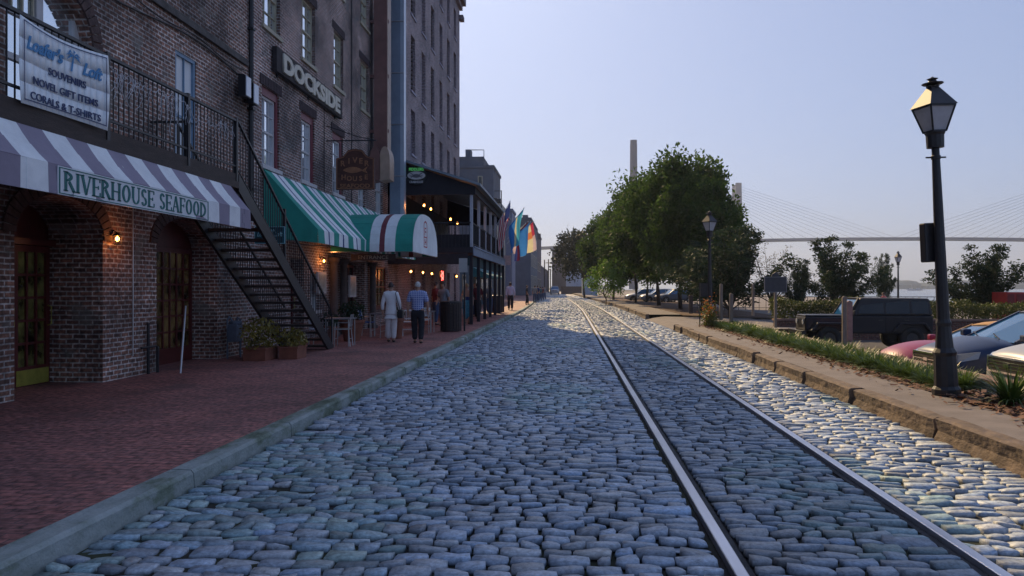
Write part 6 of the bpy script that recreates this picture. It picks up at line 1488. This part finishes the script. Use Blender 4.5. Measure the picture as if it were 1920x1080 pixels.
# ------------------------------------------------------------------ vehicles  (local +x is the nose, z = 0 the ground)
M_TYRE = mat('tyre', (.02, .02, .02), .85, .2, 8); M_RIM = mat('alloy_rim', (.45, .46, .48), .3, .1, 5, metal=.9); M_CHROME = mat('chrome', (.75, .75, .78), .12, .05, 3, metal=1.)
M_HL = mat('headlight_glass', (.32, .36, .42), .12, .1, 12); M_CGL = glass('car_glass', (.02, .11, .26), .05, .7)
def paint(n, c, r_=.32): return mat('paint_' + n, c, max(r_, .38), .06, 1, coat=.15, spec=.3)
def car(label, P_, L_=4.6, W=1.8, belt=.95, roof=1.5, hood=.95, nose=.72, xw=(1.05, .35), xr=(-1.75, -1.25), roofm=None, grille='bar', plate=False, name='parked_car', loc=(0, 0, 0), rz=PI, grp='cars parked nose to the grass border', glassm=None, tail=.95, clear=.22):
    t = thing(name, (0, 0, 0), label, 'car', grp); h = L_ / 2; w = W / 2
    # x, half width, bottom z, belt z, crown z
    st_ = [(-h, w * .80, .38, tail - .18, tail - .12), (-h + .10, w * .93, .26, tail - .04, tail), (-h + .6, w, clear, belt, belt + .03), (xr[0] + .3, w, clear, belt, belt + .03), (0, w, clear, belt, belt + .02),
           (xw[0] - .1, w, clear, belt - .02, belt + .02), (xw[0] + .25, w * .99, clear, hood - .03, hood + .05), (h - .75, w * .97, clear, hood - .08, hood + .02), (h - .30, w * .92, clear + .02, nose + .03, hood - .08),
           (h - .08, w * .80, .28, nose - .04, nose + .02), (h, w * .66, .34, nose - .14, nose - .10)]
    vs = []; nr = 13
    for x, hw, zb, zt, zc in st_:
        half = [(0, zb), (hw * .8, zb), (hw * .97, zb + .10), (hw, (zb + zt) / 2), (hw * .975, zt - .08), (hw * .90, zt), (hw * .5, zc), (0, zc + .012)]
        ring = [(y, z) for y, z in half] + [(-y, z) for y, z in half[-2:0:-1]]
        nr = len(ring); vs += [(x, y, z) for y, z in ring]
    fs = [(i*nr+j, i*nr+(j+1) % nr, (i+1)*nr+(j+1) % nr, (i+1)*nr+j) for i in range(len(st_)-1) for j in range(nr)] + [tuple(range(nr))[::-1], tuple((len(st_)-1)*nr + j for j in range(nr))]
    m = MB(); m.add(vs, fs); o = m.build('body', P_, t, smooth=True, local=True); s_ = o.modifiers.new('sub', 'SUBSURF'); s_.levels = s_.render_levels = 2
    # greenhouse
    wt = w * .74; wb = w * .90; zb = belt + .0
    A = [(xw[0], wb, zb), (xw[1], wt, roof - .05), (xr[1], wt, roof - .07), (xr[0], wb, zb)]
    m = MB(); v = [(x, s_ * y, z) for s_ in (1, -1) for x, y, z in A] + [(x + dx_, 0, z + dz_) for (x, y, z), dx_, dz_ in zip(A, (.14, .04, -.02, -.06), (.02, .015, .015, .02))]
    m.add(v, [(0, 1, 9, 8), (8, 9, 5, 4), (1, 2, 10, 9), (9, 10, 6, 5), (2, 3, 11, 10), (10, 11, 7, 6), (0, 3, 2, 1), (4, 5, 6, 7)]); m.build('glass', glassm or M_CGL, t, local=True)
    m = MB(); r_ = roofm or P_
    v = []
    for x, k, dz in ((xw[1] + .05, 1.0, -.03), (xw[1] - .2, 1.02, .02), ((xw[1] + xr[1]) / 2, 1.03, .045), (xr[1] + .2, 1.02, .01), (xr[1] - .06, 1.0, -.04)):
        v += [(x, -wt * k, roof - .05 + dz - .03), (x, -wt * k * .9, roof - .01 + dz), (x, 0, roof + .02 + dz), (x, wt * k * .9, roof - .01 + dz), (x, wt * k, roof - .05 + dz - .03)]
    m.add(v, [(i*5+k, i*5+k+1, (i+1)*5+k+1, (i+1)*5+k) for i in range(4) for k in range(4)]); o = m.build('roof', r_, t, smooth=True, local=True); s_ = o.modifiers.new('s', 'SOLIDIFY'); s_.thickness = .04
    m = MB()
    for s_ in (1, -1):
        m.bar((xw[0], s_ * wb, zb), (xw[1], s_ * wt, roof - .05), .05, .05); m.bar((xr[0], s_ * wb, zb), (xr[1], s_ * wt, roof - .07), .10, .06)
        xm = (xw[1] + xr[1]) / 2 - .05; m.bar((xm, s_ * (wb + .005), zb), (xm, s_ * (wt + .005), roof - .05), .05, .03)
    m.build('pillar', r_ if roofm is None else roofm, t, local=True)
    for s_ in (1, -1):
        for x in (h - .92, -h + .95):
            m = MB(); yy = s_ * (w - .10)
            pr = [(.33, -.11), (.345, -.06), (.345, .06), (.33, .11)]
            ring = []
            for rr_, off_ in pr + [(.22, .11), (.22, -.11)]:
                ring.append([(x + rr_ * math.cos(a), yy + off_, .34 + rr_ * math.sin(a)) for a in np.linspace(0, 2 * PI, 25)[:-1]])
            v = [p for r1 in ring for p in r1]; n = 24; K = len(ring)
            m.add(v, [(i*n+j, i*n+(j+1) % n, ((i+1) % K)*n+(j+1) % n, ((i+1) % K)*n+j) for i in range(K) for j in range(n)])
            wh = m.build('wheel', M_TYRE, t, smooth=True, local=True)
            m = MB()
            for k in range(5):
                a = 2 * PI * k / 5; m.bar((x, yy + s_ * .09, .34), (x + .21 * math.cos(a), yy + s_ * .09, .34 + .21 * math.sin(a)), .02, .06, up=(0, s_, 0))
            m.build('rim', M_RIM, wh, local=True)
            arch = MB(); arch.prism([(x + .40 * math.cos(a), .34 + .40 * math.sin(a)) for a in np.linspace(-.35, PI + .35, 18)], 'y', s_ * (w - .14), s_ * (w + .004)); arch.build('wheel_arch', M_BLACKP, t, local=True)
        m = MB(); hx = h - .22; v = [(hx - .30, s_ * w * .93, nose + .02), (hx + .02, s_ * w * .84, nose - .03), (hx + .20, s_ * w * .56, nose - .06), (hx + .20, s_ * w * .52, nose - .17), (hx + .04, s_ * w * .84, nose - .17), (hx - .25, s_ * w * .955, nose - .10)]
        c_ = (hx - .1, s_ * w * .5, nose - .1); m.add(v + [c_], [(0, 1, 4, 5), (1, 2, 3, 4), (0, 5, 6), (5, 4, 3, 6), (3, 2, 6), (2, 1, 0, 6)]); m.build('headlight', M_HL, t, local=True)
        m = MB(); m.box(xw[0] - .15, xw[0] - .0, s_ * (w + .0), s_ * (w + .17), belt + .02, belt + .15); m.build('mirror', P_, t, local=True, bevel=.03)
    # grille and bumper trim
    gx = h + .004; m = MB(); gw = w * (.52 if grille != 'small' else .4); gz0, gz1 = (nose - .27, nose - .08) if grille != 'small' else (nose - .25, nose - .17)
    m.box(gx - .12, gx + .004, -gw, gw, gz0, gz1); m.build('grille', M_BLACKP, t, local=True)
    m = MB(); m.box(gx - .1, gx + .012, -gw - .04, gw + .04, gz1 + .001, gz1 + .03); m.box(gx - .1, gx + .014, -gw - .04, gw + .04, gz0 - .03, gz0 - .001)
    for s_ in (-1, 1): m.box(gx - .1, gx + .012, s_ * gw, s_ * (gw + .04), gz0, gz1)
    if grille != 'small':
        for k in range(1, 4): zz = gz0 + (gz1 - gz0) * k / 4; m.box(gx - .05, gx + .008, -gw, gw, zz - .006, zz + .006)
        m.box(gx - .05, gx + .016, -.07, .07, (gz0 + gz1) / 2 - .03, (gz0 + gz1) / 2 + .03)
    m.build('grille_trim', M_CHROME, t, local=True)
    m = MB(); m.box(gx - .12, gx + .02, -w * .6, w * .6, .36, .44); m.build('bumper_trim', M_CHROME if grille == 'chrome' else M_BLACKP, t, local=True)
    m = MB()
    for s_ in (1, -1): m.bar((xw[0] + .12, s_ * .35 + .2, belt + .05), (xw[0] - .02, s_ * .35 - .25, belt + .12), .02, .015)
    m.build('wiper', M_BLACKP, t, local=True)
    t.location = loc; t.rotation_euler = (0, 0, rz); return t
LZ = -.40
car('dark blue crossover with chrome barred grille parked behind the near street lamp', paint('navy', (.012, .03, .09)), 4.7, 1.86, 1.05, 1.58, 1.07, .88, (1.25, .35), (-2.0, -1.6), grille='bar', loc=(6.42 + 2.35, 14.85, LZ + .1), rz=R(180))
car('silver large car with chrome bumper at the right edge of the photo', paint('silver', (.42, .44, .47)), 5.0, 1.9, 1.22, 1.8, 1.22, 1.04, (1.1, .5), (-2.2, -1.9), grille='chrome', loc=(6.5 + 2.5, 12.35, LZ + .06), rz=R(180))
car('low magenta sports car with tan soft top left of the dark blue car', paint('magenta', (.30, .02, .07)), 4.3, 1.78, .90, 1.33, .93, .66, (.75, -.05), (-1.55, -.95), roofm=mat('tan_soft_top', (.42, .24, .11), .85, .1, 5), grille='small', loc=(6.55 + 2.15, 17.3, LZ), rz=R(180))
# boxy four by four
def jeep(loc, rz):
    t = thing('off_road_car', (0, 0, 0), 'black boxy four by four with hard top parked side on beyond the grass border', 'car', 'cars parked nose to the grass border'); P_ = paint('black', (.012, .013, .02), .35); w = .80
    m = MB(); m.box(-2.0, .70, -w, w, .55, 1.15); m.prism([(.70, -.80 + 0), (.70, .80), (2.05, .56), (2.05, -.56)], 'z', .62, 1.10); m.build('body', P_, t, local=True, bevel=.04)
    m = MB(); m.prism([(.72, .72), (.72, -.72), (2.04, -.52), (2.04, .52)], 'z', 1.102, 1.16); m.build('bonnet', P_, t, local=True, bevel=.03)
    m = MB(); M_TOP = mat('hard_top', (.018, .018, .022), .6, .2, 6, bump=.1)
    m.add([(-2.0, -w, 1.153), (.62, -w, 1.153), (.62, w, 1.153), (-2.0, w, 1.153), (-1.92, -w * .88, 1.72), (.30, -w * .88, 1.74), (.30, w * .88, 1.74), (-1.92, w * .88, 1.72)], [(0,3,2,1),(4,5,6,7),(0,1,5,4),(1,2,6,5),(2,3,7,6),(3,0,4,7)]); m.build('hard_top', M_TOP, t, local=True, bevel=.06)
    for s_ in (1, -1):
        for a, b in ((-.42, .38), (-1.25, -.5), (-1.85, -1.33)):
            m = MB(); y0, y1 = s_ * (w * .985 + .004), s_ * (w * .895 + .006); m.add([(a, y0, 1.22), (b, y0, 1.22), (b - .08 * (b > 0), y1, 1.62), (a, y1, 1.62)], [(0, 1, 2, 3)]); o = m.build('side_window', M_DKGLASS, t, local=True)
        for a, b in ((-.44, .60), (-1.28, -.48)):
            m = MB(); m.box(a, b, s_ * (w + .003), s_ * (w + .02), .62, 1.12); o = m.build('door', P_, t, local=True, bevel=.02); m = MB(); m.box(a + .06, a + .2, s_ * (w + .022), s_ * (w + .045), .98, 1.01); m.build('handle', M_BLACKP, o, local=True)
        for x in (1.35, -1.30):
            m = MB(); ring = []
            for rr_, off_ in ((.36, -.12), (.39, -.08), (.39, .08), (.36, .12), (.2, .12), (.2, -.12)): ring.append([(x + rr_ * math.cos(a), s_ * .78 + off_, .39 + rr_ * math.sin(a)) for a in np.linspace(0, 2 * PI, 25)[:-1]])
            v = [p for r1 in ring for p in r1]; n = 24; K = 6; m.add(v, [(i*n+j, i*n+(j+1) % n, ((i+1) % K)*n+(j+1) % n, ((i+1) % K)*n+j) for i in range(K) for j in range(n)]); wh = m.build('wheel', M_TYRE, t, smooth=True, local=True)
            m = MB(); m.tube([(x, s_ * .80, .39), (x, s_ * .88, .39)], .2, 12); m.build('rim', M_BLACKP, wh, local=True)
            m = MB(); m.prism([(x - .62, .62), (x - .42, .92), (x + .40, .92), (x + .62, .66), (x + .55, .62), (x + .36, .86), (x - .38, .86), (x - .54, .62)], 'y', s_ * (.56 if x > 0 else w), s_ * .94); m.build('fender', P_, t, local=True, bevel=.02)
        m = MB(); m.lathe([(.0, 0), (.09, .01), (.09, .03)], (0, 0, 0), 14); o = m.build('headlight', M_HL, t, local=True); o.rotation_euler = (0, R(90), 0); o.location = (2.055, s_ * .36, .93)
        m = MB(); m.box(.52, .60, s_ * (w + .02), s_ * (w + .2), 1.16, 1.32); m.build('mirror', M_BLACKP, t, local=True, bevel=.02)
    m = MB(); v = [(.70, -.70, 1.16), (.70, .70, 1.16), (.38, .66, 1.68), (.38, -.66, 1.68)]; m.quad(*v); m.build('windshield', M_CGL, t, local=True)
    m = MB(); m.bar((.70, -.74, 1.15), (.36, -.69, 1.72), .05, .06); m.bar((.70, .74, 1.15), (.36, .69, 1.72), .05, .06); m.bar((.37, -.7, 1.71), (.37, .7, 1.71), .05, .05); m.build('windshield_frame', P_, t, local=True)
    m = MB()
    for k in range(7): m.box(2.052, 2.058, -.24 + k * .07, -.205 + k * .07, .72, 1.02)
    m.build('grille', M_BLACKP, t, local=True); m = MB(); m.box(2.1, 2.25, -.8, .8, .52, .64); m.build('bumper', M_BLACKP, t, local=True)
    t.location = loc; t.rotation_euler = (0, 0, rz); return t
jeep((7.9 + 2.05, 27.9, LZ), PI)
for i, (px, Y, cc, lb) in enumerate(((1183, 96, (.50, .52, .54), 'white car glinting between the first tree trunks'), (1210, 92, (.40, .42, .45), 'silver car glinting right of the second tree trunk'), (1238, 90, (.08, .09, .12), 'dark car in the shade between the middle tree trunks'))):
    car(lb, paint('far%d' % i, cc), loc=(xy(px, Y) + 1.6, Y, -.05), rz=R(180 + 8 * i), grp='cars parked under the street trees')
car('pale pickup truck with lit front coming up the street from the far end', paint('pale', (.30, .34, .40)), 5.0, 1.95, 1.15, 1.85, 1.15, 1.0, (1.2, .6), (-1.0, -.8), grille='chrome', name='pickup_truck', loc=(xy(1040, 178), 180, 0), rz=R(-90), grp=None)

# ------------------------------------------------------------------ haze
m = MB(); m.box(-3400, 3600, -55, 4300, -5.2, 150)
hz = m.build('haze', mat('haze_dummy', (1, 1, 1))); props(hz, 'thin bluish summer haze', 'haze', kind='stuff')
hm = bpy.data.materials.new('haze'); hm.use_nodes = True; hn = hm.node_tree; hn.nodes.clear()
ho = hn.nodes.new('ShaderNodeOutputMaterial'); hv = hn.nodes.new('ShaderNodeVolumePrincipled'); hv.inputs['Color'].default_value = (.70, .80, .98, 1)
hv.inputs['Density'].default_value = .0003; hv.inputs['Anisotropy'].default_value = .35
hn.links.new(hv.outputs[0], ho.inputs['Volume']); hz.data.materials.clear(); hz.data.materials.append(hm)
